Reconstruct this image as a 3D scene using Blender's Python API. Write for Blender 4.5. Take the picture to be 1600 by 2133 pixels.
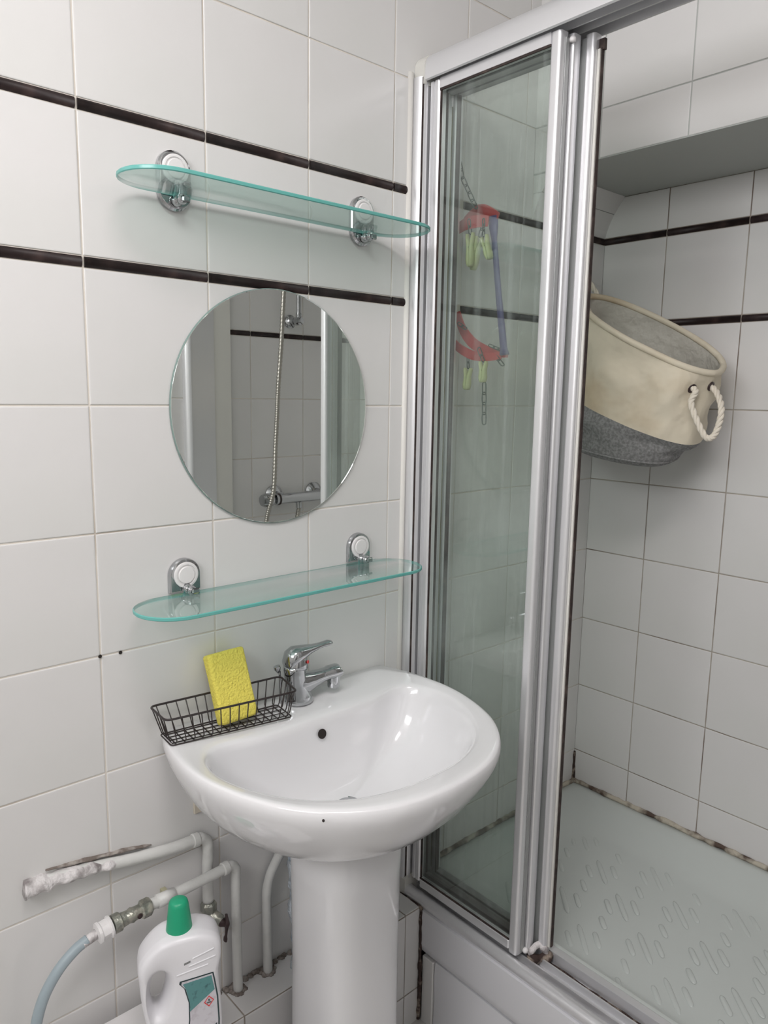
import bpy, bmesh, math, random
from mathutils import Vector, Matrix, noise
for o in list(bpy.data.objects): bpy.data.objects.remove(o)
S = bpy.context.scene
random.seed(7)

# ------------------------------------------------------------- camera
YAW, PITCH, ROLL, F = -0.7326, -0.1580, 0.0163, 1556.078
cy_, sy_, cp_, sp_ = math.cos(YAW), math.sin(YAW), math.cos(PITCH), math.sin(PITCH)
r0 = Vector((cy_, sy_, 0)); fw = Vector((-sy_*cp_, cy_*cp_, sp_)); u0 = r0.cross(fw)
cr_, sr_ = math.cos(ROLL), math.sin(ROLL)
rt = cr_*r0 + sr_*u0; up = -sr_*r0 + cr_*u0
cam = bpy.data.cameras.new('camera'); co = bpy.data.objects.new('camera', cam)
S.collection.objects.link(co)
cam.sensor_fit = 'VERTICAL'; cam.sensor_height = 24.0; cam.sensor_width = 18.0
cam.lens = F/2133*24; cam.clip_start = 0.02
M4 = Matrix.Identity(4)
for i in range(3):
    M4[i][0] = rt[i]; M4[i][1] = up[i]; M4[i][2] = -fw[i]
M4.translation = Vector((-0.42024, -1.12455, 0.02549))
co.matrix_world = M4
S.camera = co

# ------------------------------------------------------------- world, light, exposure
w = bpy.data.worlds.new('daylight'); S.world = w; w.use_nodes = True
w.node_tree.nodes['Background'].inputs[0].default_value = (0.80, 0.90, 1.0, 1)
w.node_tree.nodes['Background'].inputs[1].default_value = 1.0

def area(name, loc, rot, sx, sy, power, col):
    l = bpy.data.lights.new(name, 'AREA'); l.shape = 'RECTANGLE'; l.size = sx; l.size_y = sy
    l.energy = power; l.color = col
    o = bpy.data.objects.new(name, l); S.collection.objects.link(o); o.location = loc; o.rotation_euler = rot
    return o
area('window_daylight', (-1.46, -0.95, 0.785), (0, math.radians(-90), 0), 0.54, 1.15, 12.5, (1.0, 0.972, 0.975))
area('added_fill_light', (-0.25, -1.0, 1.08), (0, 0, 0), 0.5, 0.5, 8.5, (1.0, 0.955, 0.945))  # soft fill light added overhead, no such lamp is known here
S.view_settings.view_transform = 'Standard'; S.view_settings.look = 'None'
S.view_settings.exposure = 0.36; S.view_settings.gamma = 1.0
S.view_settings.use_curve_mapping = False
try: S.cycles.transparent_max_bounces = 24
except Exception: pass

# ------------------------------------------------------------- helpers
COL = S.collection
def link(o): COL.objects.link(o); return o
WO = {}
def tag(o, label=None, cat=None, group=None, kind=None):
    if label: o['label'] = label
    if cat: o['category'] = cat
    if group: o['group'] = group
    if kind: o['kind'] = kind
    return o
def empty(name, loc, label=None, cat=None, group=None, kind=None):
    o = bpy.data.objects.new(name, None); link(o); o.location = loc; o.empty_display_size = 0.05
    WO[o.name] = Vector(loc); return tag(o, label, cat, group, kind)
def mk(name, verts, faces, mat, parent=None, smooth=False, auto=None, mats=None, fm=None, label=None):
    """one mesh object; verts in world coordinates"""
    V = [Vector(v) for v in verts]
    if parent is not None: off = WO[parent.name]
    else: off = Vector((sum(v.x for v in V)/len(V), sum(v.y for v in V)/len(V), min(v.z for v in V)))
    org = off
    if parent is not None:
        c = Vector((sum(v.x for v in V)/len(V), sum(v.y for v in V)/len(V), sum(v.z for v in V)/len(V)))
        org = c
    me = bpy.data.meshes.new(name)
    me.from_pydata([tuple(v-org) for v in V], [], faces)
    for m in (mats or [mat]): me.materials.append(m)
    if fm:
        for p, k in zip(me.polygons, fm): p.material_index = k
    bm = bmesh.new(); bm.from_mesh(me); bmesh.ops.recalc_face_normals(bm, faces=bm.faces); bm.to_mesh(me); bm.free()
    if smooth:
        for p in me.polygons: p.use_smooth = True
        if auto is not None:
            try: me.set_sharp_from_angle(angle=math.radians(auto))
            except Exception: pass
    o = bpy.data.objects.new(name, me); link(o); o.location = org - (off if parent is not None else Vector((0,0,0)))
    WO[o.name] = org
    if parent is not None: o.parent = parent
    if label: o['label'] = label
    return o
def join(*parts):
    V, Fc = [], []
    for v, f in parts:
        n = len(V); V += list(v); Fc += [tuple(i+n for i in q) for q in f]
    return V, Fc
def boxg(x0, x1, y0, y1, z0, z1):
    v = [(x,y,z) for x in (x0,x1) for y in (y0,y1) for z in (z0,z1)]
    return v, [(0,1,3,2),(4,6,7,5),(0,4,5,1),(2,3,7,6),(0,2,6,4),(1,5,7,3)]
def loftg(rings, cap0=True, cap1=True, closed=True):
    n = len(rings[0]); V = [p for r in rings for p in r]; Fc = []
    for i in range(len(rings)-1):
        for j in range(n if closed else n-1):
            k = (j+1) % n
            Fc.append((i*n+j, i*n+k, (i+1)*n+k, (i+1)*n+j))
    if cap0: Fc.append(tuple(range(n))[::-1])
    if cap1: Fc.append(tuple((len(rings)-1)*n+j for j in range(n)))
    return V, Fc
def rbox(x0, x1, y0, y1, z0, z1, b=0.003):
    """box with chamfered edges"""
    def ring(z, i): 
        return [(x0+i+b,y0+i,z),(x1-i-b,y0+i,z),(x1-i,y0+i+b,z),(x1-i,y1-i-b,z),(x1-i-b,y1-i,z),(x0+i+b,y1-i,z),(x0+i,y1-i-b,z),(x0+i,y0+i+b,z)]
    return loftg([ring(z0,b*.7),ring(z0+b,0),ring(z1-b,0),ring(z1,b*.7)])
def catmull(P, n=8, closed=False):
    P = [Vector(p) for p in P]; out = []
    m = len(P)
    for i in range(m if closed else m-1):
        g = (lambda k: P[k % m]) if closed else (lambda k: P[max(0, min(m-1, k))])
        a, b, c, d = g(i-1), g(i), g(i+1), g(i+2)
        for s in range(n):
            t = s/n
            out.append(0.5*((2*b)+(c-a)*t+(2*a-5*b+4*c-d)*t*t+(3*b-a-3*c+d)*t**3))
    if not closed: out.append(P[-1])
    return out
def tubeg(path, rad, seg=8, closed=False, cap=True, nz=0, flat=1.0):
    P = [Vector(p) for p in path]; n = len(P)
    R = rad if isinstance(rad, (list, tuple)) else [rad]*n
    t0 = (P[1]-P[0]).normalized(); ref = Vector((0,0,1)) if abs(t0.z) < .9 else Vector((1,0,0))
    a = t0.cross(ref).normalized(); rings = []
    for i in range(n):
        if closed: t = (P[(i+1) % n]-P[i-1]).normalized()
        else: t = (P[min(i+1, n-1)]-P[max(i-1, 0)]).normalized()
        a = (a - t*a.dot(t)).normalized(); b = t.cross(a)
        ring = []
        for j in range(seg):
            th = 2*math.pi*j/seg
            p = P[i]+R[i]*(math.cos(th)*a+flat*math.sin(th)*b)
            if nz: p += (p-P[i])*nz*noise.noise(p*60)
            ring.append(tuple(p))
        rings.append(ring)
    if closed: rings.append(rings[0])
    return loftg(rings, cap and not closed, cap and not closed)
def latheg(prof, origin, axis=(0,0,1), seg=24):
    ax = Vector(axis).normalized(); ref = Vector((0,0,1)) if abs(ax.z) < .9 else Vector((1,0,0))
    a = ax.cross(ref).normalized(); b = ax.cross(a); O = Vector(origin)
    rings = [[tuple(O+ax*h+max(r,1e-4)*(math.cos(2*math.pi*j/seg)*a+math.sin(2*math.pi*j/seg)*b)) for j in range(seg)] for r, h in prof]
    return loftg(rings)
def prismg(poly, axis, c0, c1):
    """poly: 2D points in the two other axes (x,y order), extruded along axis"""
    def P(p, c):
        if axis == 'z': return (p[0], p[1], c)
        if axis == 'y': return (p[0], c, p[1])
        return (c, p[0], p[1])
    return loftg([[P(p, c0) for p in poly], [P(p, c1) for p in poly]])

# ------------------------------------------------------------- materials
def mat(name, color, rough=.5, metal=0.0, bump=None, var=None, coat=0, spec=.5, sheen=0, trans=0):
    m = bpy.data.materials.new(name); m.use_nodes = True; nt = m.node_tree; b = nt.nodes['Principled BSDF']
    b.inputs['Base Color'].default_value = (*color, 1); b.inputs['Roughness'].default_value = rough
    b.inputs['Metallic'].default_value = metal
    b.inputs['Specular IOR Level'].default_value = spec
    if coat: b.inputs['Coat Weight'].default_value = coat; b.inputs['Coat Roughness'].default_value = .06
    if sheen: b.inputs['Sheen Weight'].default_value = sheen
    if trans: b.inputs['Transmission Weight'].default_value = trans
    if var or bump: tc = nt.nodes.new('ShaderNodeTexCoord')
    if var:
        col2, scale, lo, hi = var
        n = nt.nodes.new('ShaderNodeTexNoise'); n.inputs['Scale'].default_value = scale; n.inputs['Detail'].default_value = 5
        r = nt.nodes.new('ShaderNodeValToRGB'); r.color_ramp.elements[0].position = lo; r.color_ramp.elements[1].position = hi
        r.color_ramp.elements[0].color = (*color, 1); r.color_ramp.elements[1].color = (*col2, 1)
        nt.links.new(tc.outputs['Object'], n.inputs['Vector']); nt.links.new(n.outputs['Fac'], r.inputs['Fac'])
        nt.links.new(r.outputs['Color'], b.inputs['Base Color'])
    if bump:
        scale, st, dist = bump
        n = nt.nodes.new('ShaderNodeTexNoise'); n.inputs['Scale'].default_value = scale; n.inputs['Detail'].default_value = 3
        bp = nt.nodes.new('ShaderNodeBump'); bp.inputs['Strength'].default_value = st; bp.inputs['Distance'].default_value = dist
        nt.links.new(tc.outputs['Object'], n.inputs['Vector']); nt.links.new(n.outputs['Fac'], bp.inputs['Height'])
        nt.links.new(bp.outputs['Normal'], b.inputs['Normal'])
    return m
tile_m = mat('white_glazed_tile', (.79,.775,.772), .24, bump=(9, .25, .004), var=((.755,.75,.735), 3, .35, .7))
strip_m = mat('dark_brown_glaze', (.018,.010,.010), .45, spec=.3, bump=(90, .2, .001), var=((.05,.03,.028), 40, .5, .75))
grout_m = mat('cream_grout', (.80,.75,.68), .85, bump=(200, .3, .001), var=((.52,.45,.38), 7, .55, .8))
grout_sh = mat('shower_grout', (.50,.46,.40), .85, var=((.20,.15,.12), 6, .42, .66))
plaster_m = mat('painted_plaster', (.50,.52,.50), .8, bump=(60, .15, .002))
ceil_m = mat('white_ceiling_paint', (.80,.80,.78), .9)
floor_m = mat('pale_floor_tile', (.55,.54,.52), .3)
silic_m = mat('white_silicone', (.82,.80,.76), .4)
mould_m = mat('mouldy_sealant', (.58,.53,.44), .7, bump=(120, .8, .003), var=((.10,.065,.05), 22, .44, .60))
mould2_m = mat('brown_grime', (.05,.03,.025), .8, bump=(150, .8, .003), var=((.40,.33,.27), 50, .52, .68))
alu_m = mat('satin_aluminium', (.80,.80,.82), .36, .62)
alug_m = mat('grey_aluminium', (.40,.41,.41), .4, .5)
capp_m = mat('cream_plastic_cap', (.70,.69,.65), .4)
seal_m = mat('olive_brush_seal', (.46,.44,.30), .6, var=((.30,.26,.18), 30, .45, .7))
dark_m = mat('dark_rubber', (.035,.022,.02), .7, var=((.10,.07,.06), 30, .5, .7))
porc_m = mat('white_porcelain', (.83,.825,.84), .12, coat=.4)
chrome_m = mat('chrome', (.50,.51,.525), .07, 1.0)
white_pl = mat('white_plastic', (.86,.84,.84), .3)
acryl_m = mat('white_acrylic', (.63,.67,.65), .20)
apron_m = mat('white_apron_panel', (.76,.76,.79), .25)
yellow_m = mat('yellow_sponge', (.88,.76,.14), .9, bump=(260, .9, .004), var=((.76,.62,.09), 160, .55, .8))
wire_m = mat('black_coated_wire', (.028,.020,.020), .35)
green_m = mat('green_plastic', (.015,.36,.19), .35)
bottle_m = mat('white_bottle_plastic', (.82,.81,.84), .28)
pipe_m = mat('painted_white_pipe', (.72,.72,.70), .38, bump=(60, .5, .003), var=((.58,.58,.56), 18, .5, .8))
plast_m = mat('crumbly_white_filler', (.74,.71,.71), .7, bump=(80, 1.0, .006), var=((.28,.25,.25), 38, .52, .70))
metal_m = mat('corroded_fitting', (.34,.35,.31), .35, .8, bump=(120, .6, .003), var=((.62,.60,.52), 60, .45, .62))
brown_m = mat('brown_valve_handle', (.055,.035,.035), .4, .3)
hose_m = mat('grey_blue_hose', (.36,.43,.47), .4)
mirror_m = mat('mirror_silver', (.91,.945,.925), .012, 1.0)
medge_m = mat('mirror_edge', (.22,.30,.28), .6)
cream_m = mat('cream_canvas', (.78,.71,.57), .95, bump=(9, .8, .03), var=((.56,.43,.27), 5, .52, .76))
inner_m = mat('pale_lining', (.60,.58,.52), .6, bump=(26, .9, .012))
grey_m = mat('grey_woven_fabric', (.20,.20,.20), .95, bump=(400, .5, .001), var=((.31,.31,.31), 180, .40, .62))
rope_m = mat('cotton_rope', (.80,.74,.64), .9)
red_m = mat('red_plastic', (.60,.045,.05), .4)
purple_m = mat('violet_plastic', (.10,.075,.24), .4)
pin_m = mat('pale_yellow_plastic', (.66,.66,.36), .5)
chain_m = mat('dark_green_plastic', (.035,.06,.05), .45)
knob_m = mat('grey_metal', (.35,.36,.37), .25, .9)
wrap_m = mat('crinkled_plastic_wrap', (.62,.67,.72), .25, bump=(70, 1.0, .01), var=((.40,.48,.58), 30, .5, .65))
red_dot = mat('red_marker', (.75,.03,.03), .4)
hole_m = mat('dark_hole', (.02,.014,.012), .8)
door_m = mat('dark_door_paint', (.22,.22,.22), .5)
beige_m = mat('beige_plastic', (.66,.60,.50), .5)

dm = mat('grey_brown_dirt', (.20,.165,.145), .95, bump=(200, .8, .003), var=((.42,.38,.35), 60, .42, .62))

def glass_mat(name, tint, haze, hazecol, gloss=.9, marks=False, rough=0.0, dirt=False):
    m = bpy.data.materials.new(name); m.use_nodes = True; nt = m.node_tree
    for n in list(nt.nodes): nt.nodes.remove(n)
    N = nt.nodes.new; L = nt.links.new
    out = N('ShaderNodeOutputMaterial'); tr = N('ShaderNodeBsdfTransparent'); tr.inputs[0].default_value = (*tint, 1)
    gl = N('ShaderNodeBsdfGlossy'); gl.inputs['Roughness'].default_value = rough; gl.inputs[0].default_value = (gloss, gloss, gloss, 1)
    df = N('ShaderNodeBsdfDiffuse'); df.inputs[0].default_value = (*hazecol, 1)
    tl = N('ShaderNodeBsdfTranslucent'); tl.inputs[0].default_value = (*hazecol, 1)
    md = N('ShaderNodeMixShader'); md.inputs[0].default_value = .4; L(df.outputs[0], md.inputs[1]); L(tl.outputs[0], md.inputs[2])
    mh = N('ShaderNodeMixShader'); L(tr.outputs[0], mh.inputs[1]); L(md.outputs[0], mh.inputs[2])
    lw = N('ShaderNodeLayerWeight'); lw.inputs['Blend'].default_value = .5
    pw = N('ShaderNodeMath'); pw.operation = 'POWER'; pw.inputs[1].default_value = 4.0; L(lw.outputs['Facing'], pw.inputs[0])
    fr = N('ShaderNodeMath'); fr.operation = 'MULTIPLY_ADD'; fr.inputs[1].default_value = .85; fr.inputs[2].default_value = .035; L(pw.outputs[0], fr.inputs[0])
    mg = N('ShaderNodeMixShader'); L(fr.outputs[0], mg.inputs[0]); L(mh.outputs[0], mg.inputs[1]); L(gl.outputs[0], mg.inputs[2])
    L(mg.outputs[0], out.inputs[0])
    mh.inputs[0].default_value = haze
    if marks:
        tc = N('ShaderNodeTexCoord')
        mp = N('ShaderNodeMapping'); mp.inputs['Scale'].default_value = (60, 60, 1.6)
        n1 = N('ShaderNodeTexNoise'); n1.inputs['Scale'].default_value = 1.0; n1.inputs['Detail'].default_value = 4
        L(tc.outputs['Object'], mp.inputs[0]); L(mp.outputs[0], n1.inputs['Vector'])
        rp = N('ShaderNodeMapRange'); rp.inputs[1].default_value = .55; rp.inputs[2].default_value = .82; rp.inputs[3].default_value = haze; rp.inputs[4].default_value = haze+.22
        L(n1.outputs['Fac'], rp.inputs[0])
        n2 = N('ShaderNodeTexNoise'); n2.inputs['Scale'].default_value = 5.0; n2.inputs['Detail'].default_value = 6
        L(tc.outputs['Object'], n2.inputs['Vector'])
        r2 = N('ShaderNodeMapRange'); r2.inputs[1].default_value = .45; r2.inputs[2].default_value = .8; r2.inputs[3].default_value = 0; r2.inputs[4].default_value = .16
        L(n2.outputs['Fac'], r2.inputs[0])
        ad = N('ShaderNodeMath'); ad.operation = 'ADD'; L(rp.outputs[0], ad.inputs[0]); L(r2.outputs[0], ad.inputs[1]); L(ad.outputs[0], mh.inputs[0])
    return m
pane_m = glass_mat('green_shower_glass', (.955,.976,.964), .012, (.60,.66,.64), marks=True)
pane2_m = glass_mat('clean_shower_glass', (.962,.980,.970), .004, (.60,.66,.64))
shelf_m = glass_mat('pale_teal_glass', (.84,.93,.905), .16, (.60,.76,.74), rough=.02)
edge_m = mat('teal_glass_edge', (.14,.46,.42), .25, spec=.6)
grime_glass = glass_mat('grimy_glass_film', (1,1,1), .0, (.075,.055,.05), gloss=.0)
def _film():
    nt = grime_glass.node_tree; N = nt.nodes.new; L = nt.links.new
    mh = [n for n in nt.nodes if n.type == 'MIX_SHADER' and n.inputs[1].links and n.inputs[1].links[0].from_node.type == 'BSDF_TRANSPARENT'][0]
    g = N('ShaderNodeNewGeometry'); sp = N('ShaderNodeSeparateXYZ'); L(g.outputs['Position'], sp.inputs[0])
    def mr(src, a, b):
        m = N('ShaderNodeMapRange'); m.interpolation_type = 'SMOOTHSTEP'; L(src, m.inputs[0]); m.inputs[1].default_value = a; m.inputs[2].default_value = b; m.inputs[3].default_value = 1; m.inputs[4].default_value = 0; return m.outputs[0]
    def mm(op, a, b):
        m = N('ShaderNodeMath'); m.operation = op
        for k, v in enumerate((a, b)):
            if isinstance(v, float): m.inputs[k].default_value = v
            else: L(v, m.inputs[k])
        return m.outputs[0]
    neg = mm('MULTIPLY', sp.outputs['Y'], -1.0)
    no = N('ShaderNodeTexNoise'); no.inputs['Scale'].default_value = 18; no.inputs['Detail'].default_value = 6; L(g.outputs['Position'], no.inputs['Vector'])
    jit = mm('MULTIPLY', mm('SUBTRACT', no.outputs['Fac'], .5), .06)
    a = mm('MULTIPLY', mr(mm('ADD', neg, jit), .065, .125), mr(sp.outputs['Z'], -1.0, -.66))
    b = mr(mm('ADD', sp.outputs['Z'], jit), -1.035, -.985)
    L(mm('MULTIPLY', mm('MAXIMUM', a, b), .42), mh.inputs[0])
    mg = nt.nodes['Material Output'].inputs[0].links[0].from_node
    for l in list(mg.inputs[0].links): nt.links.remove(l)
    mg.inputs[0].default_value = 0
_film()
winpane_m = mat('frosted_window_glass', (.85,.9,.95), .5)
_b = winpane_m.node_tree.nodes['Principled BSDF']; _b.inputs['Emission Color'].default_value = (.9,.96,1,1); _b.inputs['Emission Strength'].default_value = 1.2

# ------------------------------------------------------------- room shell with single tiles
XC, YC, ZC, ZF = 1.3425, -0.99, 1.13, -1.375      # shower back corner, end wall, ceiling, floor
XB, ZS = 1.035, .522                              # bulkhead face, its soffit
ROWS = [1.13, 1.0113, .8163, .6213, .4257, '|', .4101, .2129, '|', .1973, 0, -.1935, -.388, -.5835, -.779, -.974, -1.169, ZF]
def rows():
    out = []
    for a, b in zip(ROWS[:-1], ROWS[1:]):
        if a == '|' or b == '|': continue
        out.append((b, a, False))
    out.append((.4101, .4257, True)); out.append((.1973, .2129, True))
    return out
tile_cache = {}
def tile_mesh(wd, ht, strip):
    key = (round(wd, 4), round(ht, 4), strip)
    if key in tile_cache: return tile_cache[key]
    me = bpy.data.meshes.new('border_tile' if strip else 'tile')
    if strip:
        prof = [(-.5,0),(-.47,.35),(-.28,.85),(0,1),(.28,.85),(.47,.35),(.5,0)]
        h = ht-.0004; d = .0048
        V = [(x, p[0]*h, p[1]*d) for x in (-wd/2+.0019, wd/2-.0019) for p in prof]
        n = len(prof); Fc = [(i, i+1, n+i+1, n+i) for i in range(n-1)]+[tuple(range(n)), tuple(range(2*n-1, n-1, -1))]
    else:
        g = .0013; d = .0016; b = .0022
        a0, b0 = wd/2-g, ht/2-g
        V = []
        for (sx, sz, dd) in ((a0, b0, 0), (a0, b0, d*.55), (a0-b*.4, b0-b*.4, d*.9), (a0-b, b0-b, d)):
            V += [(-sx,-sz,dd),(sx,-sz,dd),(sx,sz,dd),(-sx,sz,dd)]
        Fc = []
        for r in range(3):
            for j in range(4): k = (j+1) % 4; Fc.append((4*r+j, 4*r+k, 4*r+4+k, 4*r+4+j))
        Fc.append((12,13,14,15))
    me.from_pydata(V, [], Fc); me.materials.append(strip_m if strip else tile_m)
    if strip:
        for p in me.polygons[:-2]: p.use_smooth = True
    tile_cache[key] = me; return me
def lay(parent, origin, ux, uz, nrm, a0, a1, z0, z1, strip=False, tilt=.0012):
    """one tile; a along ux, z along uz"""
    if a1-a0 < .006 or z1-z0 < .006: return
    me = tile_mesh(a1-a0, z1-z0, strip)
    o = bpy.data.objects.new('border_tile' if strip else 'tile', me); link(o); o.parent = parent
    X = Vector(ux); Z = Vector(nrm); Y = Vector(uz)
    R = Matrix((X, Y, Z)).transposed()
    if not strip: R = R @ Matrix.Rotation(random.gauss(0, tilt), 3, 'X') @ Matrix.Rotation(random.gauss(0, tilt), 3, 'Y')
    pos = Vector(origin)+X*(a0+a1)/2+Y*(z0+z1)/2+Z*(0.0 if strip else random.uniform(-.0002, .0003))
    o.matrix_local = Matrix.Translation(pos-WO[parent.name]) @ R.to_4x4()
T = .08
def wallbase(name, g, m=grout_m):
    o = mk(name, *g, m); o['kind'] = 'structure'; return o

wall_back = wallbase('wall_back', boxg(-1.5, XC+T, 0, T, ZF-.05, ZC+.05))
AX = [round(-1.5+.1+.2*i, 3) for i in range(0, 0)]
xs = [-1.5]+[round(-1.4+.2*i, 4) for i in range(14)]+[XC]
for (z0, z1, st) in rows():
    for a, b in zip(xs[:-1], xs[1:]):
        if b <= -1.0 and False: continue
        if st and a < .645 < b:        # strips stop at the sealant beside the screen
            lay(wall_back, (0,0,0), (1,0,0), (0,0,1), (0,-1,0), a, .638, z0, z1, st); continue
        if st and a >= .6: pass
        if z0 > .42 and a >= 1.0-.001 and z0 < .53: continue      # cove replaces tiles here
        lay(wall_back, (0,0,0), (1,0,0), (0,0,1), (0,-1,0), a, b, z0, z1, st)
lay(wall_back, (0,0,0), (1,0,0), (0,0,1), (0,-1,0), .70, .80, .4101, .4257, True) if False else None
lay(wall_back, (0,0,0), (1,0,0), (0,0,1), (0,-1,0), 1.0, XB, .4257, .6213)

wall_right = wallbase('wall_right', boxg(XC, XC+T, YC-T, 0, ZF-.05, ZC+.05), grout_sh)
ys = [0, .171, .366, .561, .756, .951, .99]
for (z0, z1, st) in rows():
    if z0 >= .5: continue
    z1b = min(z1, ZS)
    for a, b in zip(ys[:-1], ys[1:]):
        lay(wall_right, (XC,0,0), (0,-1,0), (0,0,1), (-1,0,0), a, b, z0, z1b, st)
# bulkhead above the shower
bulk = mk('bulkhead', *boxg(XB, XC, YC, 0, ZS, ZC), plaster_m, wall_right)
for (z0, z1, st) in rows():
    if z1 <= ZS or st: continue
    for a, b in zip(ys[:-1], ys[1:]):
        lay(wall_right, (XB,0,0), (0,-1,0), (0,0,1), (-1,0,0), a, b, max(z0, ZS+.001), z1)
# curved cove between back wall and soffit
def cove(x0, x1, nm='cove_tile', lower=True):
    prof = [(0,.4262),(-.004,.443),(-.012,.463),(-.022,.482),(-.034,.500),(-.050,.5215)]
    pr = prof[:4] if lower else prof[3:]
    if not lower: pr = [(pr[0][0]-.0004, pr[0][1]+.0012)]+pr[1:]
    d = .002
    A = [(x0+.0012, y-d, z) for y, z in pr]+[(x0+.0012, .0, pr[-1][1]), (x0+.0012, .0, pr[0][1]-.0001)]
    B = [(x1-.0012, y, z) for _, y, z in A]
    return mk(nm, *loftg([A, B]), tile_m, wall_back)
for a, b in ((XB, 1.2), (1.2, XC)):
    cove(a, b, lower=True); cove(a, b, lower=False)

wall_front = wallbase('wall_front', boxg(.36, XC+T, YC-T, YC, ZF-.05, ZC+.05), grout_m)
xf = [.36, .485, .69, .885, 1.09, 1.29, XC]
for (z0, z1, st) in rows():
    for a, b in zip(xf[:-1], xf[1:]):
        if st and a < .65: continue
        if z1 > ZS and b > XB:
            continue
        lay(wall_front, (0,YC,0), (1,0,0), (0,0,1), (0,1,0), a, b, z0, min(z1, ZC), st)
wall_left = wallbase('wall_left', join(boxg(-1.58,-1.5,-2.4,T,ZF,.48), boxg(-1.58,-1.5,-2.4,T,1.09,ZC), boxg(-1.58,-1.5,-2.4,-1.55,.48,1.09), boxg(-1.58,-1.5,-.35,T,.48,1.09)), ceil_m)
wallbase('wall_rear', boxg(-1.58, .44, -2.48, -2.4, ZF, ZC), ceil_m)
wallbase('wall_side', boxg(.36, .44, -2.4, YC-T, ZF, ZC), ceil_m)
ceiling = wallbase('ceiling', boxg(-1.58, XC+T, -2.48, T, ZC, ZC+.06), ceil_m)
floor = wallbase('floor', boxg(-1.58, XC+T, -2.48, T, ZF-.06, ZF), grout_m)
fl_cache = {}
for i in range(10):
    for j in range(8):
        x0, y0 = -1.5+.3*i, -2.4+.3*j
        if x0 > .64: continue
        me = fl_cache.get(0)
        if me is None:
            v, f = rbox(-.148, .148, -.148, .148, -.002, .0035, .0015); me = bpy.data.meshes.new('floor_tile'); me.from_pydata(v, [], f); me.materials.append(floor_m); fl_cache[0] = me
        o = bpy.data.objects.new('floor_tile', me); link(o); o.parent = floor
        o.location = Vector((x0+.15, y0+.15, ZF))-WO['floor']
win = empty('window_1', (-1.54, -.95, .48), kind='structure')
for g, nm in ((boxg(-1.57,-1.52,-1.55,-.35,.48,.53),'frame_rail'),(boxg(-1.57,-1.52,-1.55,-.35,1.04,1.09),'frame_rail'),(boxg(-1.57,-1.52,-1.55,-1.50,.53,1.04),'frame_stile'),(boxg(-1.57,-1.52,-.40,-.35,.53,1.04),'frame_stile'),(boxg(-1.56,-1.525,-.97,-.93,.53,1.04),'mullion')):
    mk(nm, *g, white_pl, win)
mk('pane', *boxg(-1.548,-1.54,-1.50,-.97,.53,1.04), winpane_m, win); mk('pane', *boxg(-1.548,-1.54,-.93,-.40,.53,1.04), winpane_m, win)
dr = empty('reflection_door_1', (-.2, -2.39, ZF), kind='structure')  # unseen dark door, added to vary what the chrome reflects
dl = mk('door_leaf', *rbox(-.6,.2,-2.4,-2.36,ZF+.005,.66,.004), door_m, dr)
mk('door_handle', *tubeg([(-.53,-2.36,-.32),(-.53,-2.30,-.32),(-.43,-2.30,-.32)], .009, 8), knob_m, dr)
cl = tag(mk('added_fill_lamp', *latheg([(.0,1.125),(.17,1.125),(.17,1.11),(.15,1.088),(.0,1.086)], (-.25,-1.0,0), seg=32), white_pl, smooth=True, auto=40), 'added round white ceiling lamp out of view, housing for the fill light', 'lamp')  # unseen lamp housing, added to go with the fill light

# white sealant beside the screen jamb, on the back wall
tag(mk('trim_1', *tubeg([(.6405,-.001,.632),(.6405,-.001,-.2),(.6405,-.001,-1.05)], .0062, 8), silic_m, smooth=True), kind='structure')

# plastered ledge (pipe boxing) along the foot of the back wall
ledge = mk('trim_2', *boxg(-1.45, .648, -.079, 0, ZF, -1.0925), grout_sh); ledge['kind'] = 'structure'
lx = [-1.45]+[round(-1.2+.2*i, 3) for i in range(9)]+[.602, .646]
lx = sorted(set([-1.45,-1.4,-1.2,-1.0,-.8,-.6,-.4,-.2,0,.2,.4,.602,.646]))
for a, b in zip(lx[:-1], lx[1:]):
    lay(ledge, (0,0,-1.0925), (1,0,0), (0,1,0), (0,0,1), a, b, -.080, -.001)
    lay(ledge, (0,-.079,0), (1,0,0), (0,0,1), (0,-1,0), a, b, -1.29, -1.0935)
    lay(ledge, (0,-.079,0), (1,0,0), (0,0,1), (0,-1,0), a, b, ZF, -1.2905)

# ------------------------------------------------------------- shower tray
tray = empty('shower_tray', (1.0, -.5, ZF), 'white raised shower tray with a ribbed anti-slip floor behind the folding screen', 'shower tray')
def rrect(x0, x1, y0, y1, r, z, n=8):
    out = []
    for cx, cy, a0 in ((x1-r,y1-r,0),(x0+r,y1-r,90),(x0+r,y0+r,180),(x1-r,y0+r,270)):
        for k in range(n+1):
            a = math.radians(a0+90*k/n); out.append((cx+r*math.cos(a), cy+r*math.sin(a), z))
    return out
TX0, TX1, TY0, TY1 = .655, XC-.0025, YC+.001, -.0025
def tr_ring(i, z, r, il=None): return rrect(TX0+(i if il is None else il), TX1-i, TY0+i, TY1-i, r, z)
R_ = [tr_ring(.0,-1.19,.004), tr_ring(.0,-1.0985,.004), tr_ring(.0,-1.0985,.006,.094), tr_ring(.0,-1.074,.006,.094), tr_ring(.003,-1.0705,.006,.096), tr_ring(.022,-1.0705,.03,.103), tr_ring(.032,-1.073,.045,.108), tr_ring(.058,-1.086,.075,.118),
      tr_ring(.095,-1.104,.09,.128), tr_ring(.112,-1.1115,.09,.134), tr_ring(.135,-1.1145,.085,.142), tr_ring(.20,-1.1155,.06,.20), tr_ring(.27,-1.1165,.03,.27)]
mk('tray_basin', *loftg(R_, False, True), acryl_m, tray, smooth=True, auto=50)
V, Fc = [], []
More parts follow.
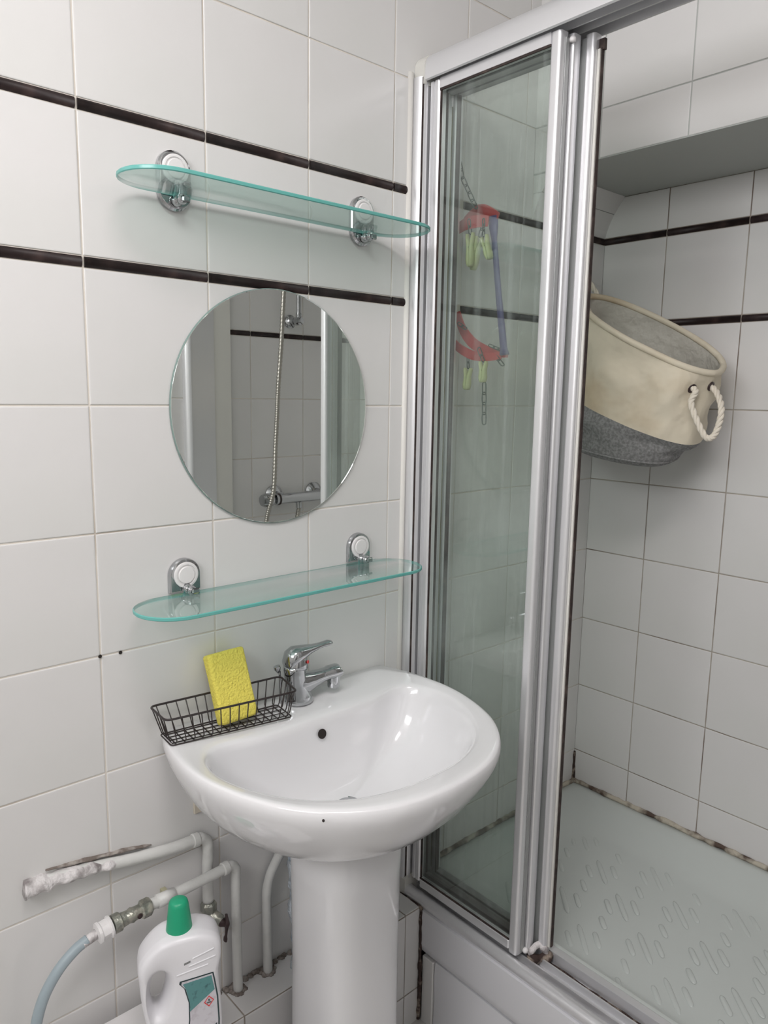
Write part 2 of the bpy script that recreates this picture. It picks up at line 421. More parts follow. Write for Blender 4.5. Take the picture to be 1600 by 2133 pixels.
def ridge(cx, cy, ln, wd=.0125):
    d = Vector((1,1,0)).normalized(); n = Vector((-d.y,d.x,0)); rings = []
    for t, s in ((-1,.15),(-.9,.62),(-.7,.95),(0,1.0),(.7,.95),(.9,.62),(1,.15)):
        c = Vector((cx,cy,-1.1158))+d*t*ln/2
        rings.append([tuple(c+n*math.cos(a)*wd/2*s+Vector((0,0,1))*max(0,math.sin(a))*.0030*s) for a in [math.pi*k/6 for k in range(7)]])
    return loftg(rings, True, True, False)
parts = []
for i in range(-4, 8):
    for j in range(-6, 6):
        cx, cy = .86+.155*i+.0775*(j % 2)*1.0, -.556+.10*j
        if not (.80 < cx < 1.20 and -.86 < cy < -.13): pass
        for dx, dy, ln in ((0,0,.092),(.021,-.021,.05),(-.021,.021,.05),(.0775,0,.042)):
            if .80 < cx+dx < 1.20 and -.86 < cy+dy < -.13: parts.append(ridge(cx+dx, cy+dy, ln))
mk('anti_slip_ridges', *join(*parts), acryl_m, tray, smooth=True)
# apron side facing the room
mk('apron_lip', *prismg([(.6455,-1.0965),(.6455,-1.178),(.650,-1.196),(.658,-1.206),(.668,-1.208),(.668,-1.0965)], 'y', YC+.001, -.082), apron_m, tray, smooth=True, auto=40)
mk('apron_panel', *prismg([(.655,-1.207),(.652,-1.24),(.655,-1.30),(.652,ZF+.001),(.70,ZF+.001),(.70,-1.207)], 'y', YC+.001, -.122), apron_m, tray, smooth=True, auto=40)
mk('apron_tile', *rbox(.650,.664,-.1195,-.086,ZF+.002,-1.209,.002), tile_m, tray)
# grimy sealant beads
def bead(name, path, r, m, nz=.5, n=10, seg=7):
    P = catmull(path, n); rr = [r*(1+.45*noise.noise(Vector(p)*45)) for p in P]
    return join(tubeg(P, rr, seg, nz=nz))
def wob(p0, p1, n, amp, seed):
    random.seed(seed); p0, p1 = Vector(p0), Vector(p1)
    return [p0.lerp(p1, i/n)+Vector((random.uniform(-amp,amp),random.uniform(-amp,amp),random.uniform(-amp,amp))) for i in range(n+1)]
b1 = bead('', wob((XC-.004,-.004,-1.0665),(XC-.004,YC+.005,-1.0665),14,.0012,3), .0068, mould_m)
b2 = bead('', wob((.76,-.004,-1.0665),(XC-.004,-.004,-1.0665),8,.001,5), .0065, mould_m)
mk('sealant_bead', *join(b1, b2), mould_m, tray, smooth=True)
mk('corner_mould', *bead('', [(XC-.003,-.003,-1.068),(XC-.003,-.003,-1.05),(XC-.0015,-.0015,-1.02),(XC-.0008,-.0008,-.98)], .006, mould2_m), mould2_m, tray, smooth=True)
bd = bead('', [(.6465,-.006,-1.099),(.6465,-.04,-1.095),(.6465,-.080,-1.094),(.6450,-.083,-1.12),(.6460,-.084,-1.17),(.6445,-.085,-1.20),(.6455,-.085,-1.26),(.6460,-.084,-1.32),(.6450,-.083,-1.368)], .0042, mould2_m, n=12)
mk('grimy_joint', *bd, mould2_m, tray, smooth=True)

# ------------------------------------------------------------- sliding shower screen
scr = empty('shower_screen', (.68, -.5, -1.09), 'aluminium framed sliding shower screen with greenish glass panels stacked by the basin', 'shower screen')
Z0, Z1 = -1.055, .600
def arcpts(cx, cy, r, a0, a1, n=6): return [(cx+r*math.cos(math.radians(a0+(a1-a0)*k/n)), cy+r*math.sin(math.radians(a0+(a1-a0)*k/n))) for k in range(n+1)]
# wall jamb: convex face towards the room
J = [(.742,-.002),(.742,-.024),(.662,-.026)]+arcpts(.662,-.012,.0165,-90,-180,6)+[(.6465,-.002)]
mk('wall_jamb', *prismg(J, 'z', -1.055, .622), alu_m, scr, smooth=True, auto=35)
mk('jamb_groove', *boxg(.6495,.655,-.0262,-.0248,-1.05,.62), dark_m, scr)
J2 = [(.742,YC+.002),(.742,YC+.024),(.662,YC+.026)]+arcpts(.662,YC+.012,.0165,90,180,6)+[(.6465,YC+.002)]
mk('wall_jamb', *prismg(J2, 'z', -1.055, .622), alu_m, scr, smooth=True, auto=35)
mk('jamb_return', *boxg(.742,.80,YC+.0035,YC+.022,-1.055,.61), capp_m, scr)
# header rail
H_ = [(.742,.616),(.742,.660)]+arcpts(.676,.642,.022,90,180,6)+[(.653,.630),(.6535,.616),(.657,.614),(.659,.640),(.684,.640),(.685,.617),(.688,.617),(.689,.640),(.708,.640),(.709,.617),(.712,.617),(.713,.640),(.736,.640),(.738,.616)]
mk('header_rail', *prismg(H_, 'y', YC+.028, -.028), alu_m, scr, smooth=True, auto=30)
for (ya, yb) in ((-.028,-.002),(YC+.002,YC+.028)):
    C_ = [(.743,.606),(.743,.662)]+arcpts(.676,.640,.025,90,180,6)+[(.6505,.608)]
    mk('corner_cap', *prismg(C_, 'y', ya, yb), capp_m, scr, smooth=True, auto=35)
    C_ = [(.743,-1.097),(.743,-1.048),(.6505,-1.048),(.6475,-1.056),(.6475,-1.097)]
    mk('corner_cap', *prismg(C_, 'y', ya, yb), capp_m, scr)
# bottom track
B_ = [(.652,-1.0965)]+arcpts(.660,-1.084,.0135,200,75,6)+[(.6675,-1.0735),(.668,-1.090),(.684,-1.090),(.6845,-1.076),(.688,-1.076),(.6885,-1.090),(.706,-1.090),(.7065,-1.076),(.710,-1.076),(.7105,-1.090),(.728,-1.090),(.729,-1.066),(.744,-1.0655),(.7475,-1.068),(.748,-1.0965)]
mk('bottom_track', *prismg(B_, 'y', YC+.028, -.028), alu_m, scr, smooth=True, auto=30)
mk('track_grime', *join(tubeg(wob((.676,-.05,-1.0895),(.676,-.93,-1.0895),30,.0015,9), .003, 5, nz=.6), tubeg(wob((.7235,-.36,-1.0885),(.7235,-.93,-1.0885),30,.001,8), .0026, 5, nz=.6)), mould2_m, scr, smooth=True)

def stile(poly, za, zb, m, par, nm='stile'): return mk(nm, *prismg(poly, 'z', za, zb), m, par, smooth=True, auto=35)
# panel nearest the room
def panel(nm, x0, x1, ya, yb, wl, wr, pm, label):
    p = mk(nm, *boxg((x0+x1)/2-.002, (x0+x1)/2+.002, yb+wr-.004, ya-wl+.004, Z0+.012, Z1-.003), pm, scr)
    p['label'] = label
    return p
xA0, xA1 = .664, .684
pA = panel('door_panel', xA0, xA1, -.031, -.331, .025, .021, pane_m, 'outermost glass panel, streaked')
A1 = [(xA1,-.031),(xA1,-.056),(xA0+.003,-.056),(xA0,-.053),(xA0,-.0455),(xA0+.003,-.044),(xA0+.003,-.042),(xA0,-.0405),(xA0,-.034),(xA0+.003,-.031)]
stile(A1, Z0+.004, Z1+.012, alu_m, pA)
A2 = [(xA1,-.308),(xA0+.006,-.308)]+arcpts(xA0+.006,-.314,.006,90,180,4)+[(xA0,-.322)]+arcpts(xA0+.006,-.323,.006,180,270,4)+[(xA1-.002,-.330),(xA1,-.326)]
stile(A2, Z0-.012, Z1+.012, alu_m, pA)
mk('stile_edge', *boxg(xA0+.012, xA1+.001, -.3315, -.3302, Z0-.01, Z1+.003), alug_m, pA)
mk('top_rail', *boxg(xA0+.001, xA1-.002, -.3085, -.056, Z1-.004, Z1+.014), alu_m, pA)
mk('bottom_rail', *rbox(xA0+.001, xA1-.002, -.3085, -.056, Z0-.010, Z0+.010, .002), alu_m, pA)
mk('rubber_gasket', *join(boxg(xA0+.002,xA0+.005,-.3085,-.056,Z1-.0075,Z1-.004), boxg(xA0+.002,xA0+.005,-.3085,-.056,Z0+.010,Z0+.0125), boxg(xA0+.004,xA0+.007,-.0585,-.056,Z0+.012,Z1-.004)), dark_m, pA)
mk('grime_film', *boxg(.6765,.6772,-.3075,-.057,Z0+.012,Z0+.42), grime_glass, pA)
# second panel
xB0, xB1 = .690, .708
pB = panel('door_panel', xB0, xB1, -.022, -.334, .027, .017, pane2_m, 'middle glass panel')
stile([(xB1,-.0275),(xB0,-.0275),(xB0,-.040),(xB1,-.040)], Z0+.012, Z1-.012, seal_m, pB, 'brush_seal')
stile([(xB1,-.040),(xB0,-.040),(xB0-.001,-.044),(xB0,-.0485),(xB1,-.0485)], Z0+.004, Z1+.010, alu_m, pB)
mk('seal_lip', *boxg(xB0-.001,xB0+.006,-.0513,-.0487,Z0,Z1), dark_m, pB)
stile([(xB1,-.318),(xB0+.004,-.318)]+arcpts(xB0+.004,-.322,.004,90,180,3)+[(xB0,-.3275),(xB0+.0015,-.3282),(xB0,-.329)]+arcpts(xB0+.004,-.333,.004,180,270,3)+[(xB1,-.337)], Z0-.012, Z1+.012, alu_m, pB)
mk('edge_seal', *boxg(.6855,.6895,-.3205,-.3135,Z0,Z1), seal_m, pB)
mk('top_rail', *boxg(xB0, xB1, -.318, -.0485, Z1-.004, Z1+.012), alug_m, pB); mk('bottom_rail', *boxg(xB0, xB1, -.318, -.0485, Z0-.012, Z0+.010), alug_m, pB)
# innermost panel
xD0, xD1 = .714, .730
pD = panel('door_panel', xD0, xD1, -.024, -.366, .033, .038, pane2_m, 'innermost glass panel with wide handle profile')
stile([(xD1,-.0275),(xD0,-.0275),(xD0,-.046),(xD1,-.046)], Z0+.012, Z1-.022, seal_m, pD, 'brush_seal')
stile([(xD1,-.046),(xD0,-.046),(xD0-.001,-.051),(xD0,-.057),(xD1,-.057)], Z0+.004, Z1+.010, alu_m, pD)
mk('seal_lip', *boxg(xD0-.001,xD0+.008,-.0605,-.0572,Z0,Z1), dark_m, pD)
stile([(xD1,-.328),(xD0+.003,-.328),(xD0+.003,-.343),(xD1,-.343)], Z0-.010, Z1+.010, alug_m, pD, 'recess_profile')
stile([(xD1,-.343),(xD0+.003,-.343)]+arcpts(xD0+.003,-.3485,.0055,90,180,4)+arcpts(xD0+.004,-.355,.0065,180,270,5)+[(xD1,-.3615)], Z0-.010, Z1+.012, alu_m, pD)
mk('magnet_seal', *boxg(.721,.729,-.3665,-.362,Z0,Z1-.012), capp_m, pD, label='cream edge seal')
mk('seal_lip', *boxg(.724,.731,-.3685,-.3667,Z0,Z1-.01), dark_m, pD)
mk('top_rail', *boxg(xD0, xD1, -.328, -.057, Z1-.004, Z1+.012), alug_m, pD); mk('bottom_rail', *boxg(xD0, xD1, -.328, -.057, Z0-.012, Z0+.010), alug_m, pD)
# roller caps and debris at the foot of the stiles
mk('end_cap', *latheg([(0,0),(.005,.0005),(.006,.005),(.004,.009),(0,.010)], (.6865,-.3345,-1.066), seg=12), white_pl, scr, smooth=True)
mk('end_cap', *latheg([(0,0),(.005,.0005),(.006,.005),(.004,.009),(0,.010)], (.6865,-.3365,Z1-.004), seg=12), white_pl, scr, smooth=True)
mk('limescale_clump', *tubeg(catmull([(.692,-.338,-1.070),(.702,-.345,-1.060),(.712,-.350,-1.052),(.716,-.356,-1.060),(.718,-.362,-1.076)], 6), .0065, 7, nz=1.0), plast_m, scr, smooth=True)
mk('grime_clump', *tubeg(catmull([(.688,-.340,-1.078),(.702,-.352,-1.074),(.716,-.362,-1.074),(.722,-.370,-1.080)], 6), .0085, 7, nz=1.2), mould2_m, scr, smooth=True)
mk('roller_bracket', *boxg(.7245,.7315,-.372,-.3617,Z1-.013,Z1+.004), dark_m, scr)

# ------------------------------------------------------------- round mirror
def disc(name, c, r, y0, y1, m, parent, seg=96, bev=.0008):
    return mk(name, *latheg([(0,0),(r-bev,0),(r,bev),(r,abs(y1-y0)-bev),(r-bev,abs(y1-y0)),(0,abs(y1-y0))], (c[0], y0, c[1]), (0,-1,0), seg), m, parent, smooth=True, auto=30)
MC = (.3295,-.0045)
mir = empty('round_mirror', (MC[0], -.004, MC[1]-.205), 'round frameless mirror on the tiled wall between the two glass shelves', 'mirror')
disc('glass_backing', MC, .2045, -.0026, -.0060, medge_m, mir)
disc('mirror_face', MC, .2032, -.0061, -.0066, mirror_m, mir)

# ------------------------------------------------------------- glass shelves with brackets
def stadium(x0, x1, y0, y1, n=14):
    r = (y1-y0)/2; cy = (y0+y1)/2
    return arcpts(x1-r, cy, r, -90, 90, n)+arcpts(x0+r, cy, r, 90, 270, n)
def shelf(z, label, knob_above, ext):
    s = empty('glass_shelf', (.314, 0, z), label, 'shelf', 'clear glass wall shelves')
    P = stadium(.027, .603, -.140, -.0135)
    def ring(i, zz):
        cx, cy = .315, -.0768; return [(cx+(x-cx)*(1-i/.288), cy+(y-cy)*(1-i/.063), zz) for x, y in P]
    rings = [ring(.0012, z), ring(0, z+.0012), ring(0, z+.0050), ring(.0012, z+.0062)]
    V, Fc = loftg(rings); n = len(P)
    fm = [0]*len(Fc)
    for k in range(3*n): fm[k] = 1
    mk('glass_plate', V, Fc, None, s, smooth=True, auto=40, mats=[shelf_m, edge_m], fm=fm)
    for bx in (.142, .518):
        R = .0275
        if not knob_above:
            out = [(bx+R*math.cos(a), z+.0400+R*math.sin(a)) for a in [math.pi*k/16 for k in range(17)]]+[(bx+R*math.cos(a), z+.007+R*math.sin(a)) for a in [math.pi+math.pi*k/16 for k in range(17)]]
            cz = z+.0400
        else:
            out = [(bx+R*math.cos(a), z+.0350+R*math.sin(a)) for a in [math.pi*k/16 for k in range(17)]]+[(bx-R, z+.0065),(bx+R, z+.0065)]
            cz = z+.0355
        cx = bx; mz = sum(p[1] for p in out)/len(out)
        def rg(s_, y): return [(cx+(x-cx)*s_, y, mz+(zz-mz)*s_) for x, zz in out]
        br = mk('bracket', *loftg([rg(1,-.0024), rg(1,-.0085), rg(.93,-.0118), rg(.90,-.0120)]), chrome_m, s, smooth=True, auto=30)
        mk('ring_inlay', *latheg([(.0,0),(.0215,0),(.0215,.0022),(.0200,.0030),(.0172,.0030),(.0164,.0014),(.0,.0014)], (bx,-.0121,cz), (0,-1,0), 32), white_pl, br, smooth=True, auto=30)
        mk('disc_inlay', *latheg([(.0,0),(.0142,0),(.0144,.0018),(.0134,.0028),(.0,.0030)], (bx,-.0136,cz), (0,-1,0), 32), white_pl, br, smooth=True, auto=30)
        zz = z+.0125 if knob_above else z-.0065
        mk('clamp', *latheg([(.0,0),(.0085,0),(.0090,.003),(.0070,.008),(.0058,.010),(.0078,.013),(.0082,.018),(.006,.022),(0,.023)], (bx,-.0120,zz), (.12,-1,-.05 if knob_above else .05), 20), chrome_m, br, smooth=True, auto=40)
        if knob_above: mk('thumb_screw', *rbox(bx-.003,bx+.011,-.040,-.0352,zz-.0045,zz+.0045,.002), chrome_m, br)
        else: mk('thumb_screw', *rbox(bx-.003,bx+.010,-.040,-.0352,zz-.005,zz+.004,.002), chrome_m, br)
    return s
shelf(.3165, 'clear glass shelf above the round mirror, on two chrome brackets', False, 0)
shelf(-.3120, 'clear glass shelf below the round mirror, on two chrome brackets', True, 0)

# ------------------------------------------------------------- pedestal basin
def outline(tab, xc, n=120, back=None):
    """tab: half outline as (halfwidth, y) from the back centre to the front centre"""
    R = catmull([(hw, y, 0) for hw, y in tab], 10)
    pts = [(p.x, p.y) for p in R]; pts += [(-x, y) for x, y in pts[-2:0:-1]]
    L = [0]
    for i in range(len(pts)): a, b = pts[i], pts[(i+1) % len(pts)]; L.append(L[-1]+math.hypot(a[0]-b[0], a[1]-b[1]))
    out = []; tot = L[-1]; k = 0
    for i in range(n):
        s = tot*i/n
        while L[k+1] < s: k += 1
        t = (s-L[k])/max(1e-9, L[k+1]-L[k]); a, b = pts[k], pts[(k+1) % len(pts)]
        out.append((xc+a[0]+(b[0]-a[0])*t, a[1]+(b[1]-a[1])*t))
    return out
BX = .338
O_ = outline([(0,-.003),(.15,-.003),(.232,-.003),(.250,-.020),(.266,-.08),(.273,-.15),(.268,-.21),(.252,-.27),(.228,-.325),(.196,-.368),(.155,-.404),(.105,-.430),(.052,-.443),(0,-.447)], BX)
I_ = outline([(0,-.122),(.12,-.120),(.185,-.108),(.218,-.118),(.236,-.150),(.240,-.195),(.226,-.250),(.203,-.295),(.170,-.335),(.125,-.366),(.075,-.384),(.035,-.390),(0,-.391)], BX)
NN = len(O_)
# align by angle about the bowl centre so the rings do not twist
def byang(P, c, n=120):
    A = sorted([((math.atan2(y-c[1], x-c[0])) % (2*math.pi), x, y) for x, y in P]); out = []
    m = len(A)
    for i in range(n):
        a = 2*math.pi*i/n; k = 0
        while k < m and A[k][0] < a: k += 1
        p, q = A[k-1], A[k % m]; da = (q[0]-p[0]) % (2*math.pi); t = ((a-p[0]) % (2*math.pi))/max(da, 1e-9)
        t = min(max(t, 0), 1)
        out.append((p[1]+(q[1]-p[1])*t, p[2]+(q[2]-p[2])*t))
    return out
CC = (BX, -.21)
O2, I2 = byang(outline([(0,-.003),(.15,-.003),(.232,-.003),(.250,-.020),(.266,-.08),(.273,-.15),(.268,-.21),(.252,-.27),(.228,-.325),(.196,-.368),(.155,-.404),(.105,-.430),(.052,-.443),(0,-.447)], BX, 600), CC, 144), byang(outline([(0,-.122),(.12,-.120),(.185,-.108),(.218,-.118),(.236,-.150),(.240,-.195),(.226,-.250),(.203,-.295),(.170,-.335),(.125,-.366),(.075,-.384),(.035,-.390),(0,-.391)], BX, 600), CC, 144)
ZR = -.538
def mixr(t, z, dz=0):
    return [(a[0]+(b[0]-a[0])*t, a[1]+(b[1]-a[1])*t, z) for a, b in zip(O2, I2)]
def scl(P, s, c, z, sy=None):
    sy = s if sy is None else sy
    return [(c[0]+(x-c[0])*s, c[1]+(y-c[1])*sy, z) for x, y in P]
anchor = (BX, -.03)
rings = []
for s, sy, z in ((.32,.50,-.752),(.40,.545,-.749),(.50,.61,-.742),(.61,.69,-.728),(.71,.765,-.708),(.80,.835,-.682),(.875,.893,-.650),(.933,.940,-.616),(.972,.974,-.587),(.990,.992,-.568),(1.0,1.0,-.554)):
    rings.append(scl(O2, s, anchor, -.554+(z+.554)*.80, sy))
rings += [scl(O2, .999, CC, -.547), scl(O2, .994, CC, -.5415), scl(O2, .986, CC, -.5388)]
def near(P, z): return [(x, y, z) for x, y, _ in P]
rings += [mixr(.22, ZR), mixr(.42, ZR-.0012), mixr(.62, ZR-.003), mixr(.80, ZR-.0042), mixr(.92, ZR-.0062), mixr(1.0, ZR-.0105)]
dc = (BX+.004, -.195)
for s, z in ((.975,-.560),(.950,-.576),(.915,-.596),(.865,-.616),(.79,-.636),(.69,-.652),(.56,-.664),(.42,-.672),(.28,-.677),(.17,-.6795),(.10,-.681)):
    rings.append(scl(I2, s, dc, z))
basin = empty('pedestal_basin', (BX, -.2, ZF), 'white porcelain pedestal washbasin on the tiled wall beside the shower', 'washbasin')
mk('bowl', *loftg(rings), porc_m, basin, smooth=True)
def sq(hx, hy, cx, cy, z, e=3.2, n=48):
    out = []
    for k in range(n):
        a = 2*math.pi*k/n; c, s = math.cos(a), math.sin(a)
        out.append((cx+hx*abs(c)**(2/e)*(1 if c > 0 else -1), cy+hy*abs(s)**(2/e)*(1 if s > 0 else -1), z))
    return out
mk('pedestal', *loftg([sq(.092,.090,.343,-.190,ZF+.0005), sq(.092,.090,.343,-.190,-1.30), sq(.085,.084,.343,-.190,-1.15), sq(.084,.083,.343,-.190,-.95), sq(.086,.084,.343,-.190,-.80), sq(.088,.086,.343,-.190,-.69)]), porc_m, basin, smooth=True)
mk('drain', *latheg([(.0,0),(.024,0),(.0245,.0012),(.022,.003),(.018,.0018),(.017,.004),(.010,.006),(0,.0065)], (dc[0],dc[1],-.6812), seg=32), chrome_m, basin, smooth=True, auto=40)
mk('overflow_hole', *latheg([(.0,0),(.0085,0),(.0088,.0008),(0,.0008)], (.336,-.1290,-.5730), (-.05,-1,.28), 24), hole_m, basin)
mk('chip', *latheg([(0,0),(.0022,.0002),(0,.0006)], (.1455,-.3835,-.5455), (-.1,-.8,.5), 8), hole_m, basin, label='small dark chip on the rim')
# blue scuff mark on the left flank
random.seed(4)

# ------------------------------------------------------------- mixer tap, swung towards the shower
tap = empty('mixer_tap', (.336,-.052,ZR), 'chrome single-lever mixer tap on the basin deck, spout swung to the right', 'tap')
TX, TY = .335, -.052
mk('tap_body', *loftg([[(TX+dx+r*math.cos(a)*sx, TY+r*math.sin(a), ZR+z) for a in [2*math.pi*k/28 for k in range(28)]] for r, z, dx, sx in
    ((.0005,0,.006,1),(.0245,0,.006,1.12),(.0250,.004,.006,1.12),(.0235,.012,.005,1.10),(.0205,.024,.002,1.05),(.0195,.040,-.001,1.05),(.0200,.055,-.003,1.02),(.0205,.066,-.004,1),(.0195,.071,-.004,1),(.001,.074,-.004,1))]), chrome_m, tap, smooth=True)
d = Vector((1,-.12,.0)).normalized(); n_ = Vector((.12,1,0)).normalized()
def sweep(pts, seg=20):
    rings = []
    for (s, h, hw, hh) in pts:
        c = Vector((TX,TY,ZR))+d*s+Vector((0,0,h))
        rings.append([tuple(c+n_*math.cos(a)*hw+Vector((-.25,0,1)).normalized()*math.sin(a)*hh) for a in [2*math.pi*k/seg for k in range(seg)]])
    return loftg(rings)
mk('spout', *sweep([(-.010,.036,.014,.022),(.004,.034,.0195,.027),(.018,.034,.0182,.0225),(.034,.0365,.0162,.0165),(.050,.0395,.0150,.0130),(.066,.0415,.0148,.0118),(.071,.042,.0165,.0135),(.088,.043,.0165,.0135),(.092,.043,.0152,.0122),(.0925,.043,.001,.001)]), chrome_m, tap, smooth=True, auto=50)
mk('aerator', *latheg([(0,0),(.0115,0),(.0120,.002),(.0120,.016),(.0125,.022),(0,.024)], tuple(Vector((TX,TY,ZR))+d*.080+Vector((0,0,.0125))), (0,0,1), 24), chrome_m, tap, smooth=True, auto=40)
lv = mk('lever', *sweep([(-.0215,.070,.004,.006),(-.021,.074,.014,.012),(-.014,.083,.0195,.018),(-.002,.090,.0205,.0175),(.010,.093,.0185,.0135),(.024,.096,.0140,.0095),(.038,.0975,.0108,.0062),(.050,.0990,.0090,.0050),(.060,.1000,.0092,.0050),(.068,.1010,.0095,.0052),(.0745,.1010,.0064,.0036),(.0755,.1010,.0005,.0005)]), chrome_m, tap, smooth=True)
mk('lever_skirt', *latheg([(0,0),(.0215,0),(.0222,.004),(.0205,.014),(.0175,.024),(.010,.032),(0,.034)], (TX-.001,TY,ZR+.066), (.22,0,1), 28), chrome_m, tap, smooth=True)
mk('heat_marker', *latheg([(0,0),(.0034,0),(.003,.0009),(0,.0012)], (TX+.0125,TY-.0192,ZR+.0790), (.5,-1,.12), 16), red_dot, tap, label='red hot-water dot')
mk('pop_up_rod', *join(latheg([(0,0),(.003,0),(.0045,.004),(.0065,.008),(.006,.013),(0,.015)], (TX-.030,TY+.012,ZR+.060), (-.3,.1,1), 14), tubeg([(TX-.026,TY+.012,ZR),(TX-.028,TY+.012,ZR+.062)], .0022, 8)), chrome_m, tap, smooth=True, auto=50)

# ------------------------------------------------------------- wire basket and sponge
bk = empty('wire_basket', (.185,-.062,ZR), 'black wire basket on the back edge of the basin, left of the tap', 'basket')
b00, b10, b11, b01 = Vector((.084,-.021,ZR+.0015)), Vector((.298,-.044,ZR+.0015)), Vector((.290,-.103,ZR+.0015)), Vector((.080,-.070,ZR+.0015))   # bottom: back-left, back-right, front-right, front-left
t00, t10, t11, t01 = Vector((.070,-.016,ZR+.052)), Vector((.308,-.040,ZR+.052)), Vector((.292,-.116,ZR+.052)), Vector((.066,-.082,ZR+.052))
def quadloop(a, b, c, d_, r, k=5):
    P = []; Q = [a, b, c, d_]
    for i in range(4):
        p, q, s = Q[i-1], Q[i], Q[(i+1) % 4]
        u = (p-q).normalized()*r; v = (s-q).normalized()*r
        for j in range(k+1):
            t = j/k; P.append(q+u*(1-t)**2+v*t**2)
    return P
mk('rim_wire', *tubeg(quadloop(t00,t10,t11,t01,.011), .0019, 8, closed=True), wire_m, bk, smooth=True)
mk('base_wire', *tubeg(quadloop(b00,b10,b11,b01,.006), .0012, 6, closed=True), wire_m, bk, smooth=True)
ws = []
nx = 14
for i in range(nx):
    s = (i+.6)/(nx+.2)
    P = [t00.lerp(t10, s), b00.lerp(b10, s)+Vector((0,.0,.006)), b00.lerp(b10, s)+Vector((0,-.004,-.0005)), b01.lerp(b11, s)+Vector((0,.004,-.0005)), b01.lerp(b11, s)+Vector((0,0,.006)), t01.lerp(t11, s)]
    mk('cross_wire', *tubeg(P, .00105, 5), wire_m, bk, smooth=True)
for j in range(4):
    s = (j+.6)/4.2
    P = [t00.lerp(t01, s), b00.lerp(b01, s)+Vector((0,0,.006)), b00.lerp(b01, s)+Vector((.004,0,.0002)), b10.lerp(b11, s)+Vector((-.004,0,.0002)), b10.lerp(b11, s)+Vector((0,0,.006)), t10.lerp(t11, s)]
    mk('long_wire', *tubeg(P, .00105, 5), wire_m, bk, smooth=True)

def rounded_block(c, ux, uy, uz, hx, hy, hz, r, name, m, nz=0):
    bm = bmesh.new(); bmesh.ops.create_cube(bm, size=2)
    for v in bm.verts: v.co = Vector((v.co.x*hx, v.co.y*hy, v.co.z*hz))
    bmesh.ops.bevel(bm, geom=list(bm.edges), offset=r, segments=4, affect='EDGES', profile=.6)
    bmesh.ops.triangulate(bm, faces=bm.faces[:]); bmesh.ops.subdivide_edges(bm, edges=[e for e in bm.edges if e.calc_length() > .012], cuts=2)
    ux, uy, uz = Vector(ux).normalized(), Vector(uy).normalized(), Vector(uz).normalized()
    V = []
    for v in bm.verts:
        p = v.co.copy()
        if nz: p += p.normalized()*nz*noise.noise(v.co*55)
        V.append(tuple(Vector(c)+ux*p.x+uy*p.y+uz*p.z))
    Fc = [tuple(v.index for v in f.verts) for f in bm.faces]; bm.free()
    return V, Fc
su = Vector((-.02,.37,.93)).normalized(); sx_ = Vector((1,-.04,.02)); sx_ = (sx_-su*sx_.dot(su)).normalized(); sn = sx_.cross(su)
sp_c = Vector((.2045,-.0665,ZR+.0075))+su*.060
V, Fc = rounded_block(sp_c, sx_, sn, su, .0345, .0125, .060, .0065, 'sponge', yellow_m, .0012)
tag(mk('sponge', V, Fc, yellow_m, smooth=True), 'yellow rectangular sponge standing tilted in the wire basket', 'sponge')

# ------------------------------------------------------------- pipework under the basin
def pipe(name, P, r, label, m=pipe_m, nz=.05, n=6, base=None):
    P2 = catmull(P, n); e = empty(name, tuple(Vector(P[-1])), label, 'pipe')
    mk('pipe_run', *tubeg(P2, r, 12, nz=nz), m, e, smooth=True); return e
p1 = pipe('water_pipe', [(-.10,-.008,-.7235),(-.04,-.008,-.730),(.03,-.0135,-.742),(.10,-.0135,-.752),(.145,-.0135,-.7555),(.160,-.0135,-.758),(.169,-.0135,-.768),(.1695,-.0135,-.785),(.168,-.0135,-.83),(.168,-.0135,-.884)], .0098, 'white-painted pipe emerging from the tiles and bending down to a corroded tap', nz=.12)
mk('elbow_collar', *latheg([(.0106,-.006),(.0122,-.005),(.0122,.005),(.0106,.006)], (.146,-.0135,-.7556), (1,0,-.1), 16), pipe_m, p1, smooth=True, auto=40)
mk('pipe_filler', *tubeg(catmull([(-.134,-.004,-.722),(-.115,-.005,-.724),(-.08,-.007,-.726),(-.045,-.008,-.729),(-.01,-.009,-.735),(.03,-.012,-.741)], 8), [.0245-.0128*min(1, i/40) for i in range(41)], 12, nz=.55, flat=.55), plast_m, p1, smooth=True, label='crumbling white filler')
mk('pipe_grime', *tubeg(catmull([(-.100,-.0020,-.709),(-.06,-.0020,-.714),(-.02,-.0020,-.7205),(.03,-.0020,-.7285),(.070,-.0020,-.738)], 8), [.004+.0035*math.sin(math.pi*i/32) for i in range(33)], 8, nz=.8, flat=.35), dm, p1, smooth=True)
mk('shutoff_body', *join(latheg([(0,0),(.013,0),(.0145,.003),(.0145,.017),(.0115,.021),(0,.022)], (.168,-.0150,-.905), (0,0,1), 6), latheg([(0,0),(.010,0),(.0115,.004),(.0105,.030),(.0085,.034),(0,.034)], (.165,-.012,-.905), (.45,-.75,-.35), 14)), metal_m, p1, smooth=True, auto=30)
mk('shutoff_handle', *join(latheg([(0,0),(.008,0),(.0085,.006),(.004,.014),(0,.014)], (.178,-.036,-.9155), (.45,-.75,-.35), 12), tubeg(catmull([(.187,-.044,-.902),(.186,-.0475,-.912),(.185,-.048,-.922),(.1835,-.048,-.938),(.182,-.047,-.951)], 4), [.0035+.0045*math.exp(-((i-6)/3.0)**2)+(.0016 if i > 13 else 0) for i in range(17)], 10, flat=.55)), brown_m, p1, smooth=True, auto=50)
